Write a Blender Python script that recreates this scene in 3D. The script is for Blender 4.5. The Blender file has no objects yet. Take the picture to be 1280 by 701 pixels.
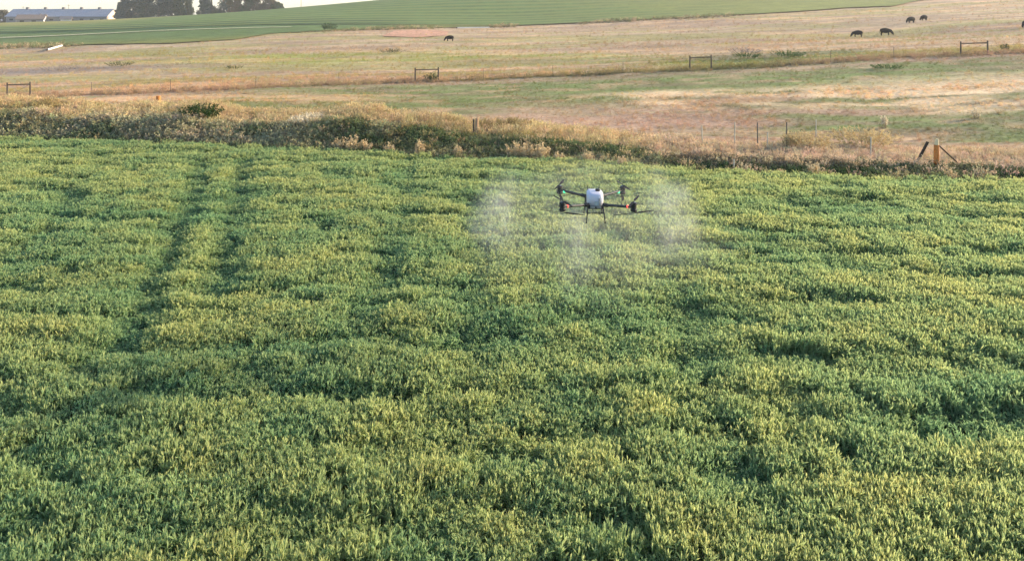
import bpy, bmesh, math, random
import numpy as np
from mathutils import Vector, Matrix

# ------------------------------------------------------------------ camera, sky, sun, exposure
scene = bpy.context.scene
SUN_EL, SUN_AZ = math.radians(16.0), math.radians(19.0)      # SUN_AZ: angle from +X towards +Y, sun stands right and a little behind
cam_data = bpy.data.cameras.new('camera')
cam_data.lens = 25.79; cam_data.sensor_width = 36.0; cam_data.shift_y = -.266     # upright camera, frame taken from below the horizon
cam_data.clip_start = 0.1; cam_data.clip_end = 6000
cam = bpy.data.objects.new('camera', cam_data); scene.collection.objects.link(cam)
cam.location = (0, 0, 7.5); cam.rotation_euler = (math.radians(90), 0, 0)
scene.camera = cam
world = bpy.data.worlds.new('World'); scene.world = world; world.use_nodes = True
_n = world.node_tree.nodes; _bg = _n['Background']
_sky = _n.new('ShaderNodeTexSky'); _sky.sky_type = 'NISHITA'; _sky.sun_disc = False
_sky.sun_elevation = SUN_EL; _sky.sun_rotation = math.radians(90) - SUN_AZ
_sky.dust_density = 1.0; _sky.air_density = 1.0; _sky.ozone_density = 2.0; _sky.altitude = 300
world.node_tree.links.new(_sky.outputs[0], _bg.inputs['Color'])
_bg.inputs['Strength'].default_value = 0.135
sun_data = bpy.data.lights.new('sun', 'SUN'); sun_data.energy = 3.9; sun_data.angle = math.radians(1.0)
sun_data.color = (1.0, 0.82, 0.565)
sun = bpy.data.objects.new('sun', sun_data); scene.collection.objects.link(sun)
_d = Vector((math.cos(SUN_EL) * math.cos(SUN_AZ), math.cos(SUN_EL) * math.sin(SUN_AZ), math.sin(SUN_EL)))
sun.rotation_euler = _d.to_track_quat('Z', 'Y').to_euler(); sun.location = (60, 40, 60)
vs = scene.view_settings
vs.view_transform = 'Standard'; vs.look = 'None'; vs.exposure = 1.55; vs.gamma = 1.0; vs.use_curve_mapping = False
scene.cycles.use_denoising = True
scene.cycles.max_bounces = 6; scene.cycles.diffuse_bounces = 4; scene.cycles.transmission_bounces = 4
scene.cycles.volume_bounces = 1; scene.cycles.transparent_max_bounces = 32
scene.cycles.volume_step_rate = 1.0; scene.cycles.adaptive_threshold = .02

rng = np.random.default_rng(11); random.seed(5)

# ------------------------------------------------------------------ helpers
def link(o, parent=None):
    scene.collection.objects.link(o)
    if parent is not None: o.parent = parent
    return o
def tag(o, label=None, cat=None, group=None, kind=None):
    if label: o['label'] = label
    if cat: o['category'] = cat
    if group: o['group'] = group
    if kind: o['kind'] = kind
    return o
def empty(name, loc=(0, 0, 0), rz=0):
    o = bpy.data.objects.new(name, None); o.location = loc; o.rotation_euler = (0, 0, rz); o.empty_display_size = .2
    return link(o)
def copy_tree(o, parent=None):
    c = o.copy(); scene.collection.objects.link(c); c.parent = parent
    for ch in o.children: copy_tree(ch, c)
    return c

class MB:
    """collects shapes into one mesh"""
    def __init__(s): s.v = []; s.f = []
    def add(s, vs, fs):
        b = len(s.v); s.v += [tuple(p) for p in vs]; s.f += [tuple(b + i for i in q) for q in fs]; return s
    def box(s, c, size, rot=None, taper=1.0):
        hx, hy, hz = [k / 2 for k in size]; pts = []
        for z in (-1, 1):
            k = taper if z > 0 else 1
            for x, y in ((-1, -1), (1, -1), (1, 1), (-1, 1)):
                p = Vector((x * hx * k, y * hy * k, z * hz))
                if rot is not None: p = rot @ p
                pts.append(p + Vector(c))
        return s.add(pts, [(3, 2, 1, 0), (4, 5, 6, 7), (0, 1, 5, 4), (1, 2, 6, 5), (2, 3, 7, 6), (3, 0, 4, 7)])
    def tube(s, pts, rad, n=8, cap=True):
        pts = [Vector(p) for p in pts]
        if not isinstance(rad, (list, tuple)): rad = [rad] * len(pts)
        ring = []
        for i, p in enumerate(pts):
            a = pts[max(i - 1, 0)]; b = pts[min(i + 1, len(pts) - 1)]
            d = (b - a).normalized()
            u = d.cross(Vector((0, 0, 1)) if abs(d.z) < .9 else Vector((1, 0, 0))).normalized(); w = d.cross(u)
            ring.append([p + (u * math.cos(t) + w * math.sin(t)) * rad[i] for t in [2 * math.pi * k / n for k in range(n)]])
        vs = [q for r in ring for q in r]; fs = []
        for i in range(len(pts) - 1):
            for k in range(n):
                a = i * n + k; b = i * n + (k + 1) % n
                fs.append((a, a + n, b + n, b))
        if cap:
            fs.append(tuple(range(n))); fs.append(tuple(reversed(range((len(pts) - 1) * n, len(pts) * n))))
        return s.add(vs, fs)
    def lathe(s, c, prof, n=12, axis='z'):
        vs = []; fs = []
        for r, h in prof:
            for k in range(n):
                t = 2 * math.pi * k / n
                p = (r * math.cos(t), r * math.sin(t), h) if axis == 'z' else ((h, r * math.cos(t), r * math.sin(t)) if axis == 'x' else (r * math.cos(t), h, -r * math.sin(t)))
                vs.append((c[0] + p[0], c[1] + p[1], c[2] + p[2]))
        for i in range(len(prof) - 1):
            for k in range(n):
                a = i * n + k; b = i * n + (k + 1) % n
                fs.append((a, b, b + n, a + n))
        fs.append(tuple(reversed(range(n)))); fs.append(tuple(range((len(prof) - 1) * n, len(prof) * n)))
        return s.add(vs, fs)
    def build(s, name, m, parent=None, smooth=False, bevel=0, loc=None):
        me = bpy.data.meshes.new(name); me.from_pydata(s.v, [], s.f); me.update()
        if m is not None: me.materials.append(m)
        if smooth: me.polygons.foreach_set('use_smooth', [True] * len(me.polygons))
        o = bpy.data.objects.new(name, me); link(o, parent)
        if loc is not None: o.location = loc
        if bevel:
            md = o.modifiers.new('bevel', 'BEVEL'); md.width = bevel; md.segments = 2; md.limit_method = 'ANGLE'
        return o

def mesh_np(name, verts, faces, m=None, attrs=None, smooth=False):
    me = bpy.data.meshes.new(name)
    if isinstance(faces, np.ndarray):
        nf, k = faces.shape
        me.vertices.add(len(verts)); me.vertices.foreach_set('co', np.asarray(verts, np.float32).ravel())
        me.loops.add(nf * k); me.loops.foreach_set('vertex_index', faces.astype(np.int32).ravel())
        me.polygons.add(nf); me.polygons.foreach_set('loop_start', np.arange(0, nf * k, k, dtype=np.int32))
        me.polygons.foreach_set('loop_total', np.full(nf, k, np.int32))
        me.update(calc_edges=True)
    else:
        me.from_pydata([tuple(v) for v in verts], [], faces); me.update()
    for nm, (typ, arr) in (attrs or {}).items():
        a = me.attributes.new(nm, typ, 'POINT')
        a.data.foreach_set({'FLOAT': 'value', 'FLOAT_COLOR': 'color', 'FLOAT_VECTOR': 'vector', 'INT': 'value'}[typ], np.ascontiguousarray(arr).ravel())
    if m is not None: me.materials.append(m)
    if smooth: me.polygons.foreach_set('use_smooth', np.ones(len(me.polygons), bool))
    return me

# lattice noise (numpy)
def _hash(ix, iy, s):
    h = (ix * 374761393 + iy * 668265263 + s * 974634777) & 0xffffffff
    h = ((h ^ (h >> 13)) * 1274126177) & 0xffffffff
    return ((h ^ (h >> 16)) & 0xffff) / 65535.0
def vnoise(x, y, s=0):
    x = np.asarray(x, float); y = np.asarray(y, float)
    ix = np.floor(x).astype(np.int64); iy = np.floor(y).astype(np.int64)
    fx = x - ix; fy = y - iy; fx = fx * fx * (3 - 2 * fx); fy = fy * fy * (3 - 2 * fy)
    return (_hash(ix, iy, s) * (1 - fx) + _hash(ix + 1, iy, s) * fx) * (1 - fy) + (_hash(ix, iy + 1, s) * (1 - fx) + _hash(ix + 1, iy + 1, s) * fx) * fy
def fbm(x, y, s=0, o=4):
    v = 0; a = .5; t = 0
    for k in range(o):
        v = v + a * vnoise(x * 2 ** k + 17.3 * k, y * 2 ** k - 9.1 * k, s + k); t += a; a *= .5
    return v / t

# ------------------------------------------------------------------ materials
def lin(r, g, b):
    f = lambda c: (c / 255 / 12.92) if c / 255 <= .04045 else ((c / 255 + .055) / 1.055) ** 2.4
    return (f(r), f(g), f(b))
def mat(name, col, rough=.7, metal=0.0, var=.12, scale=8.0, emit=None, spec=.3, bump=0.0, col2=None):
    m = bpy.data.materials.new(name); m.use_nodes = True
    nt = m.node_tree; b = nt.nodes['Principled BSDF']
    b.inputs['Roughness'].default_value = rough; b.inputs['Metallic'].default_value = metal
    b.inputs['Specular IOR Level'].default_value = spec
    tc = nt.nodes.new('ShaderNodeTexCoord'); nz = nt.nodes.new('ShaderNodeTexNoise')
    nz.inputs['Scale'].default_value = scale; nz.inputs['Detail'].default_value = 5
    nt.links.new(tc.outputs['Object'], nz.inputs['Vector'])
    rp = nt.nodes.new('ShaderNodeValToRGB'); rp.color_ramp.elements[0].position = .3; rp.color_ramp.elements[1].position = .7
    c2 = col2 or tuple(min(1, c * (1 + var)) for c in col); c1 = tuple(c * (1 - var) for c in col)
    rp.color_ramp.elements[0].color = (*c1, 1); rp.color_ramp.elements[1].color = (*c2, 1)
    nt.links.new(nz.outputs['Fac'], rp.inputs[0]); nt.links.new(rp.outputs[0], b.inputs['Base Color'])
    if bump:
        bp = nt.nodes.new('ShaderNodeBump'); bp.inputs['Strength'].default_value = bump; bp.inputs['Distance'].default_value = .02
        nt.links.new(nz.outputs['Fac'], bp.inputs['Height']); nt.links.new(bp.outputs[0], b.inputs['Normal'])
    if emit:
        b.inputs['Emission Color'].default_value = (*emit[0], 1); b.inputs['Emission Strength'].default_value = emit[1]
    return m

def plant_mat(name, attr='icol', tip=(1.25, 1.2, .9), trans=.3, crop=False):
    """foliage: colour from the plant's own attribute, paler towards the tips, some light passing through the leaves"""
    m = bpy.data.materials.new(name); m.use_nodes = True
    nt = m.node_tree; L = nt.links.new; nt.nodes.clear()
    out = nt.nodes.new('ShaderNodeOutputMaterial')
    at = nt.nodes.new('ShaderNodeAttribute'); at.attribute_type = 'INSTANCER'; at.attribute_name = attr
    tp = nt.nodes.new('ShaderNodeAttribute'); tp.attribute_type = 'GEOMETRY'; tp.attribute_name = 'tip'
    if crop:
        # leaves blue-green, heads straw-green; 'tone' shifts both from teal-green to yellow-green
        leaf = nt.nodes.new('ShaderNodeMix'); leaf.data_type = 'RGBA'
        leaf.inputs[6].default_value = (.095, .225, .105, 1); leaf.inputs[7].default_value = (.25, .345, .085, 1)
        head = nt.nodes.new('ShaderNodeMix'); head.data_type = 'RGBA'
        head.inputs[6].default_value = (.235, .355, .13, 1); head.inputs[7].default_value = (.47, .455, .145, 1)
        sep = nt.nodes.new('ShaderNodeSeparateColor'); L(at.outputs['Color'], sep.inputs[0])
        L(sep.outputs[0], leaf.inputs[0]); L(sep.outputs[0], head.inputs[0])
        mx = nt.nodes.new('ShaderNodeMix'); mx.data_type = 'RGBA'
        L(tp.outputs['Fac'], mx.inputs[0]); L(leaf.outputs[2], mx.inputs[6]); L(head.outputs[2], mx.inputs[7])
        hs = nt.nodes.new('ShaderNodeHueSaturation'); L(mx.outputs[2], hs.inputs['Color']); L(sep.outputs[1], hs.inputs['Value']); hs.inputs['Saturation'].default_value = .88
        col = hs.outputs[0]
    else:
        mu = nt.nodes.new('ShaderNodeMix'); mu.data_type = 'RGBA'; mu.blend_type = 'MULTIPLY'
        mu.inputs[7].default_value = (*tip, 1)
        L(tp.outputs['Fac'], mu.inputs[0]); L(at.outputs['Color'], mu.inputs[6]); col = mu.outputs[2]
    d = nt.nodes.new('ShaderNodeBsdfDiffuse'); t = nt.nodes.new('ShaderNodeBsdfTranslucent'); s = nt.nodes.new('ShaderNodeMixShader')
    s.inputs[0].default_value = trans
    L(col, d.inputs[0]); L(col, t.inputs[0]); L(d.outputs[0], s.inputs[1]); L(t.outputs[0], s.inputs[2]); L(s.outputs[0], out.inputs[0])
    return m

def leaf_mat(name, c1, c2, trans=.25):
    """tree or shrub leaves: two leaf colours mixed leaf by leaf"""
    m = bpy.data.materials.new(name); m.use_nodes = True
    nt = m.node_tree; L = nt.links.new; nt.nodes.clear()
    out = nt.nodes.new('ShaderNodeOutputMaterial')
    tp = nt.nodes.new('ShaderNodeAttribute'); tp.attribute_name = 'tip'
    mx = nt.nodes.new('ShaderNodeMix'); mx.data_type = 'RGBA'; mx.inputs[6].default_value = (*c1, 1); mx.inputs[7].default_value = (*c2, 1)
    L(tp.outputs['Fac'], mx.inputs[0])
    d = nt.nodes.new('ShaderNodeBsdfDiffuse'); t = nt.nodes.new('ShaderNodeBsdfTranslucent'); s = nt.nodes.new('ShaderNodeMixShader')
    s.inputs[0].default_value = trans
    L(mx.outputs[2], d.inputs[0]); L(mx.outputs[2], t.inputs[0]); L(d.outputs[0], s.inputs[1]); L(t.outputs[0], s.inputs[2]); L(s.outputs[0], out.inputs[0])
    return m


# ------------------------------------------------------------------ the land: one height function

CTRL=[(-48.7,72,-1.3),(-71.0,105,-2.2),(-114.9,170,-2.5),(-148.7,220,-2.1),(-270.4,400,-0.8),(-36.6,73,-0.7),(-55.2,110,-1.5),(-95.3,190,-0.8),(-115.4,230,-0.5),(-205.7,410,0.8),(-23.7,75,-0.4),(-33.2,105,-1.1),(-47.4,150,-0.7),(-60.1,190,0.2),(-72.7,230,1.0),(-129.7,410,6.2),(0.0,76,-0.0),(0.0,105,-0.5),(0.0,140,-0.1),(0.0,220,1.0),(0.0,285,4.4),(0.0,370,14.8),(-26.0,170,0.5),(-34.4,225,1.1),(-61.1,400,12.3),(0.0,54,0.1),(13.3,76,0.8),(26.5,76,1.4),(36.6,105,1.2),(52.3,150,1.8),(80.3,230,5.0),(94.2,270,7.5),(115.2,330,12.5),(48.1,76,2.5),(69.8,105,2.9),(94.9,150,4.2),(153.0,230,9.0),(117.8,240,7.0),(69.7,142,1.9),(91.8,165,4.3),(36.6,55,0.9),(27.9,42,-0.1),(17.4,50,0.1),(199.6,300,12.7),(165.5,330,9.3),(-40,52,0),(-15,55,0),(-80,60,-1),(-200,100,-3),(70,50,2.5),(150,90,5),(260,200,12),(-300,250,-2),(-330,500,-6),(-160,520,0),(-60,520,8),(40,500,12),(200,450,6),(0,800,-6),(-400,800,-14),(400,700,-4),(500,300,14),(-700,400,-8),(-600,1000,-20),(0,1300,-22),(700,900,-10),(-1100,300,-10),(1100,400,0),(-1100,1700,-34),(0,1800,-32),(1100,1700,-28),(0,0,0),(-60,10,0),(60,10,0),(-300,0,-3),(300,0,3),(-1100,-60,-6),(1100,-60,4)]
C=np.array(CTRL,float); KC=14.0
def _phi(r2): return np.sqrt(r2+KC*KC)
_A=_phi(((C[:,None,:2]-C[None,:,:2])**2).sum(-1)); _n=len(C)
_M=np.zeros((_n+3,_n+3)); _M[:_n,:_n]=_A-np.eye(_n)*1.0; _M[:_n,_n]=1; _M[:_n,_n+1:]=C[:,:2]/500; _M[_n:,:_n]=_M[:_n,_n:].T
_W=np.linalg.solve(_M,np.r_[C[:,2],0,0,0])
EDGE_X=[-66, -28.2, -20.4, -13.1, -5.5, 2.2, 7.8, 12.2, 21.0, 60]; EDGE_Y=[44.5, 40.4, 38.9, 37.6, 35.9, 34.0, 32.3, 31.1, 30.1, 28]
BH_X=[-70,-30,-14,-8,-3,2,6,12,22,60]; BH=[1.0,1.15,1.0,1.15,.95,.6,.35,.25,.15,.1]
def sm(a,b,x):
    t=np.clip((x-a)/(b-a),0,1); return t*t*(3-2*t)
def edge(x): return np.interp(x,EDGE_X,EDGE_Y)
def terrain(x,y):
    x=np.asarray(x,float); y=np.asarray(y,float)
    sh=np.broadcast(x,y).shape; X=np.broadcast_to(x,sh).ravel(); Y=np.broadcast_to(y,sh).ravel()
    z=np.empty(len(X))
    for i in range(0,len(X),20000):
        a=X[i:i+20000]; b=Y[i:i+20000]
        z[i:i+20000]=_phi((a[:,None]-C[:,0])**2+(b[:,None]-C[:,1])**2)@_W[:_n]+_W[_n]+_W[_n+1]*a/500+_W[_n+2]*b/500
    d=Y-edge(X)
    z=z*sm(3,13,d)
    hb=np.interp(X,BH_X,BH)*(1+.16*np.sin(X*.55)+.1*np.sin(X*1.3+1))
    z=z+hb*(.8*sm(0.6,3.3,d)+.2*sm(3.0,6.8,d))*(1-sm(7.2,13,d))
    return z.reshape(sh)

# ground colours (albedo) of the open land, by what grows where
TAN = np.array(lin(174, 149, 119)); STRAW = np.array(lin(206, 167, 124)); MAUVE = np.array(lin(158, 132, 109))
YGRN = np.array(lin(146, 146, 78)); GRN = np.array(lin(98, 112, 68)); GGRN = np.array(lin(116, 126, 76)); GREYW = np.array(lin(146, 132, 120))
FENCE = np.array([(-86, 71), (-52.3, 70.6), (-44.5, 69.1), (-34.4, 68.6), (-26.2, 70.6), (-19.4, 74.1), (-10.1, 76.6), (1.7, 77.1), (10.1, 76.7), (18.5, 76.3), (26.5, 75.9), (34.6, 77.3), (41.1, 78.4), (50, 77.1), (57.6, 77.7), (92.3, 79)])
def fence_y(x): return np.interp(x, FENCE[:, 0], FENCE[:, 1])
def land_color(x, y):
    """pasture, dry grass and weed zones: real differences of growth"""
    x = np.asarray(x, float); y = np.asarray(y, float)
    wob = (fbm(x * .06, y * .09, 3) - .5)
    d = y - edge(x); fy = y - fence_y(x) + wob * 3
    n1 = fbm(x * .09, y * .16, 21); n2 = fbm(x * .35, y * .7, 31); n3 = fbm(x * .02, y * .05, 41)
    c = TAN * np.ones(x.shape + (1,))
    def put(col, w):
        nonlocal c
        w = np.clip(w, 0, 1)[..., None]; c = c * (1 - w) + np.asarray(col) * w
    band = lambda v, a, b, s: sm(a - s, a + s, v) * (1 - sm(b - s, b + s, v))
    # near pasture, bank to fence
    near = (1 - sm(-3, 1, fy))
    put(MAUVE, near * .8)
    put(GGRN, near * sm(.42, .62, n3 + .25 * wob) * .8)
    put(GGRN, near * band(y, 61, 72, 3) * sm(-30, -8, x) * .9)                     # grey-green strip in front of the fence
    put(STRAW, near * band(y + wob * 6, 63, 66.5, 1.5) * sm(-32, -40, -x) * 0)
    
    put(STRAW, near * band(y + wob * 6, 56, 66, 3) * (1 - sm(-16, -4, x)) * .7)
    put(GRN * 1.1, near * band(y + wob * 8, 42, 48, 2) * sm(13, 20, x) * sm(.35, .5, n1) * .85)
    n4 = fbm(x * .07, y * .55, 61); n5 = fbm(x * .16, y * 1.1, 71)
    put(GGRN, near * sm(.44, .56, n4) * .75)
    put(MAUVE * .85, near * sm(.54, .66, n5) * .5)
    put(MAUVE * .93, near * sm(.5, .68, n2) * .4)
    put(np.array(lin(184, 150, 128)), near * band(y + wob * 6, 43, 55, 3) * sm(-6, 2, x) * (1 - sm(12, 20, x)) * (.3 + .7 * n1))
    put(np.array(lin(212, 184, 146)), near * band(y + wob * 12 - .02 * x, 51, 60, 2.5) * sm(4, 12, x) * sm(.40, .54, .5 * n1 + .5 * n5))
    put(STRAW, near * sm(.62, .72, n2) * .35)
    # beyond the fence
    far = sm(0, 2, fy)
    put(np.array(lin(188, 154, 124)), far * band(fy, 0, 17, 3) * (1 - sm(4, 16, x)) * (.45 + .5 * n1))
    put(MAUVE, band(fy, -1.0, 2.0, 1.2) * .4)                                      # rank growth along the wire
    put(GRN * .85, band(fy, -.6, 2.0, 1) * sm(-12, 0, x) * (1 - sm(26, 34, x)) * .55)
    yc = np.interp(x, [-120, -60, -20, 5, 25, 60], [100, 118, 122, 112, 92, 92])
    put(YGRN, band(y + wob * 10, yc - 13, yc + 15, 5) * (1 - sm(20, 34, x)) * sm(-80, -45, x) * (.55 + .8 * n1))
    put(YGRN, band(y + wob * 6, 96, 103, 3) * (1 - sm(-60, -45, x)) * .6)
    put(YGRN, band(y + wob * 6, 134, 150, 5) * (1 - sm(-70, -50, x)) * .5)
    put(GRN, band(y + wob * 6 - .4 * (x - 30), 79, 100, 4) * sm(16, 26, x) * (1 - sm(40, 50, x)) * .85)
    put(GREYW, band(y + wob * 8, 104, 118, 4) * (1 - sm(-60, -40, x)) * .9)
    put(MAUVE * 1.02, sm(118, 140, y) * sm(.48, .62, n3) * .55 * (1 - sm(40, 70, x)))
    put(TAN * 1.08, sm(95, 130, y) * sm(.5, .62, n1) * .6)
    put(MAUVE * .95, sm(100, 140, y) * sm(20, 50, x) * sm(.52, .66, n3 + .3 * (n1 - .5)) * .7)
    put(STRAW * .98, sm(170, 200, y - .15 * x) * sm(10, 60, x) * sm(.45, .6, n1) * .6)
    put(MAUVE * .88, far * sm(.52, .64, fbm(x * .04, y * .22, 63)) * .5)
    put(STRAW, far * sm(.56, .66, fbm(x * .05, y * .25, 64)) * .45)
    put(YGRN * .95, far * sm(.5, .62, fbm(x * .03, y * .16, 65)) * .5)
    put(GREYW * .95, sm(.6, .72, n2) * sm(60, 80, y) * .3)
    # the bank and the field
    put(np.array(lin(112, 104, 78)), (1 - sm(4, 7, d)))
    put(np.array(lin(58, 62, 38)), (1 - sm(-.6, .6, d)))
    return c

def ground_mat(name, bump=.5, attr='col', base=None, stripes=None, fine=1.0, bd=.06):
    m = bpy.data.materials.new(name); m.use_nodes = True
    nt = m.node_tree; L = nt.links.new; b = nt.nodes['Principled BSDF']
    b.inputs['Roughness'].default_value = .95; b.inputs['Specular IOR Level'].default_value = .05
    tc = nt.nodes.new('ShaderNodeTexCoord')
    if base is None:
        a = nt.nodes.new('ShaderNodeAttribute'); a.attribute_name = attr; col = a.outputs['Color']
    else:
        r = nt.nodes.new('ShaderNodeRGB'); r.outputs[0].default_value = (*base, 1); col = r.outputs[0]
    for sc, lo, hi, dt in ((.05 * fine, .86, 1.15, 4), (.45 * fine, .80, 1.22, 6), (3.2 * fine, .72, 1.3, 5)):
        nz = nt.nodes.new('ShaderNodeTexNoise'); nz.inputs['Scale'].default_value = sc; nz.inputs['Detail'].default_value = dt; nz.inputs['Roughness'].default_value = .65
        L(tc.outputs['Object'], nz.inputs['Vector'])
        mr = nt.nodes.new('ShaderNodeMapRange'); mr.inputs[1].default_value = .32; mr.inputs[2].default_value = .68; mr.inputs[3].default_value = lo; mr.inputs[4].default_value = hi
        L(nz.outputs['Fac'], mr.inputs[0])
        mu = nt.nodes.new('ShaderNodeMix'); mu.data_type = 'RGBA'; mu.blend_type = 'MULTIPLY'; mu.inputs[0].default_value = 1
        L(col, mu.inputs[6]); L(mr.outputs[0], mu.inputs[7]); col = mu.outputs[2]
    if stripes:
        ang, sc, other, amt = stripes
        mp = nt.nodes.new('ShaderNodeMapping'); mp.inputs['Rotation'].default_value = (0, 0, ang); L(tc.outputs['Object'], mp.inputs[0])
        wv = nt.nodes.new('ShaderNodeTexWave'); wv.bands_direction = 'Y'; wv.inputs['Scale'].default_value = sc
        wv.inputs['Distortion'].default_value = 1.2; wv.inputs['Detail'].default_value = 3; wv.inputs['Detail Scale'].default_value = .3
        L(mp.outputs[0], wv.inputs[0])
        mm = nt.nodes.new('ShaderNodeMath'); mm.operation = 'MULTIPLY'; mm.inputs[1].default_value = amt; L(wv.outputs['Fac'], mm.inputs[0])
        mx = nt.nodes.new('ShaderNodeMix'); mx.data_type = 'RGBA'; mx.inputs[7].default_value = (*other, 1)
        L(mm.outputs[0], mx.inputs[0]); L(col, mx.inputs[6]); col = mx.outputs[2]
    L(col, b.inputs['Base Color'])
    nb = nt.nodes.new('ShaderNodeTexNoise'); nb.inputs['Scale'].default_value = 1.4 * fine; nb.inputs['Detail'].default_value = 8; nb.inputs['Roughness'].default_value = .7
    L(tc.outputs['Object'], nb.inputs['Vector'])
    bp = nt.nodes.new('ShaderNodeBump'); bp.inputs['Strength'].default_value = bump; bp.inputs['Distance'].default_value = bd
    L(nb.outputs['Fac'], bp.inputs['Height']); L(bp.outputs[0], b.inputs['Normal'])
    return m

# ground sheet: grid lines close together near the camera, wide apart far off
def graded(a, b, f):
    v = [a]
    while v[-1] < b: v.append(v[-1] + f(v[-1]))
    return np.array(v)
gy = np.concatenate([np.arange(-60, 28, 4.0), np.arange(28, 56, .5), graded(56, 2000, lambda t: .9 * max(1, (t / 80) ** 1.5))])
gxr = graded(0, 1300, lambda t: 1.0 if t < 60 else 1.0 * (t / 60) ** 1.6)
gx = np.concatenate([-gxr[:0:-1], gxr])
GX, GY = np.meshgrid(gx, gy)
GZ = terrain(GX, GY)
GZ = GZ + (fbm(GX * .25, GY * .25, 77) - .5) * .22 * sm(6, 12, GY - edge(GX))
nx, ny = len(gx), len(gy)
idx = np.arange(nx * ny).reshape(ny, nx)
gf = np.stack([idx[:-1, :-1], idx[:-1, 1:], idx[1:, 1:], idx[1:, :-1]], -1).reshape(-1, 4)
gcol = np.concatenate([land_color(GX, GY), np.ones(GX.shape + (1,))], -1).reshape(-1, 4)
me = mesh_np('ground', np.stack([GX, GY, GZ], -1).reshape(-1, 3), gf, ground_mat('pasture_ground'), {'col': ('FLOAT_COLOR', gcol.astype(np.float32))}, smooth=True)
ground = link(bpy.data.objects.new('ground', me))
tag(ground, 'rolling dry pasture and field ground of tan and green grass', 'ground', kind='structure')

def zone(x, y, base, lst):
    c = np.array(base) * np.ones(x.shape + (1,)); nz = (fbm(x * .05, y * .08, 19) - .5)
    for col, w in lst:
        w = np.clip(w * (1 + 1.2 * nz), 0, 1)[..., None]; c = c * (1 - w) + np.array(col) * w
    return c
def sheet(name, lo, hi, nu, nv, off, m, label, cat, wob=0, colf=None):
    """a field laid on the land between two border lines"""
    lo = np.array(lo, float); hi = np.array(hi, float)
    def res(pl):
        t = np.r_[0, np.cumsum(np.hypot(*np.diff(pl, axis=0).T))]; t /= t[-1]
        return np.stack([np.interp(np.linspace(0, 1, nu), t, pl[:, k]) for k in (0, 1)], -1)
    a, b = res(lo), res(hi); w = np.linspace(0, 1, nv)[:, None, None]
    P = a[None] * (1 - w) + b[None] * w
    if wob:
        e = (fbm(P[..., 0] * .12, P[..., 1] * .12, 9) - .5) * wob
        P[..., 1] += e * (1 - np.linspace(0, 1, nv)[:, None])
    Z = terrain(P[..., 0], P[..., 1]) + off
    i = np.arange(nu * nv).reshape(nv, nu)
    f = np.stack([i[:-1, :-1], i[:-1, 1:], i[1:, 1:], i[1:, :-1]], -1).reshape(-1, 4)
    at_ = None
    if colf is not None:
        c = colf(P[..., 0], P[..., 1]); at_ = {'col': ('FLOAT_COLOR', np.concatenate([c, np.ones(c.shape[:-1] + (1,))], -1).reshape(-1, 4).astype(np.float32))}
    o = link(bpy.data.objects.new(name, mesh_np(name, np.concatenate([P, Z[..., None]], -1).reshape(-1, 3), f, m, at_, smooth=True)))
    return tag(o, label, cat, kind='structure')

sheet('green_field', [(-192.8, 179), (-142.9, 187.5), (-100.5, 177.5), (-79.1, 172), (-66.6, 179.5), (-65.6, 201), (-38.7, 221.5), (0, 235.5)],
      [(-249.9, 291), (-186.1, 266.5), (-148.5, 256), (-123, 258), (-90.3, 252), (-63.5, 245.5), (-36.7, 243.5), (0, 237)], 120, 40, .22,
      ground_mat('green_field_grass', .4, fine=.5), 'smooth green hay field below the pale track', 'field', wob=9, colf=lambda x, y: zone(x, y, lin(94, 110, 64), [(lin(118, 118, 64), 1 - sm(0, 26, y - np.interp(x, [-200, -146, -102, -80, -67, -40, 0], [182, 188, 177, 171, 178, 221, 235]))), (lin(56, 78, 48), sm(238, 246, y) * .8)]))
sheet('hillside_field', [(-249.5, 283), (-185.6, 245.5), (-148.5, 253), (-122.9, 257), (-90.3, 251), (-63.5, 245), (-36.7, 243), (0, 236), (40.9, 237), (83, 239), (114.1, 250), (128, 245.5)],
      [(-254, 380), (-196, 384), (-167, 384), (-137, 400), (-98, 420), (-63, 430), (-30, 430), (0, 425), (50, 420), (99, 400), (149, 340), (169, 290)], 150, 70, .35,
      ground_mat('hillside_crop', .4, fine=.4, stripes=(math.radians(2), .028, lin(128, 130, 72), .7)), 'green hillside field combed with pale mown rows', 'field', wob=3, colf=lambda x, y: zone(x, y, lin(82, 106, 60), [(lin(126, 128, 68), sm(-20, 110, x)), (lin(56, 82, 52), (1 - sm(-60, -20, x)) * (1 - sm(262, 285, y))), (lin(138, 128, 76), sm(278, 305, y) * (1 - sm(-185, -145, x)))]))
sheet('farm_track', [(-221.6, 209.5), (-164.4, 215), (-156.7, 223), (-135.7, 229), (-113, 234), (-83.6, 231), (-69.4, 230)],
      [(-221.7, 213.5), (-164.5, 219), (-156.7, 226.5), (-135.8, 232.5), (-113.1, 237), (-83.6, 233.5), (-69.4, 232)], 80, 3, .42,
      ground_mat('track_gravel', .3, base=lin(182, 176, 140)), 'pale farm track crossing the green field', 'track')
sheet('dirt_patch', [(-31.7, 178.5), (-26.6, 172), (-22.2, 170), (-15.7, 175.5)], [(-33.7, 210.5), (-28.7, 216), (-23.8, 215), (-17.8, 206)], 40, 24, .14,
      ground_mat('bare_dirt', .5, base=lin(186, 142, 116)), 'bare reddish dirt slope below the hillside field', 'dirt', wob=6)

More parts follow.
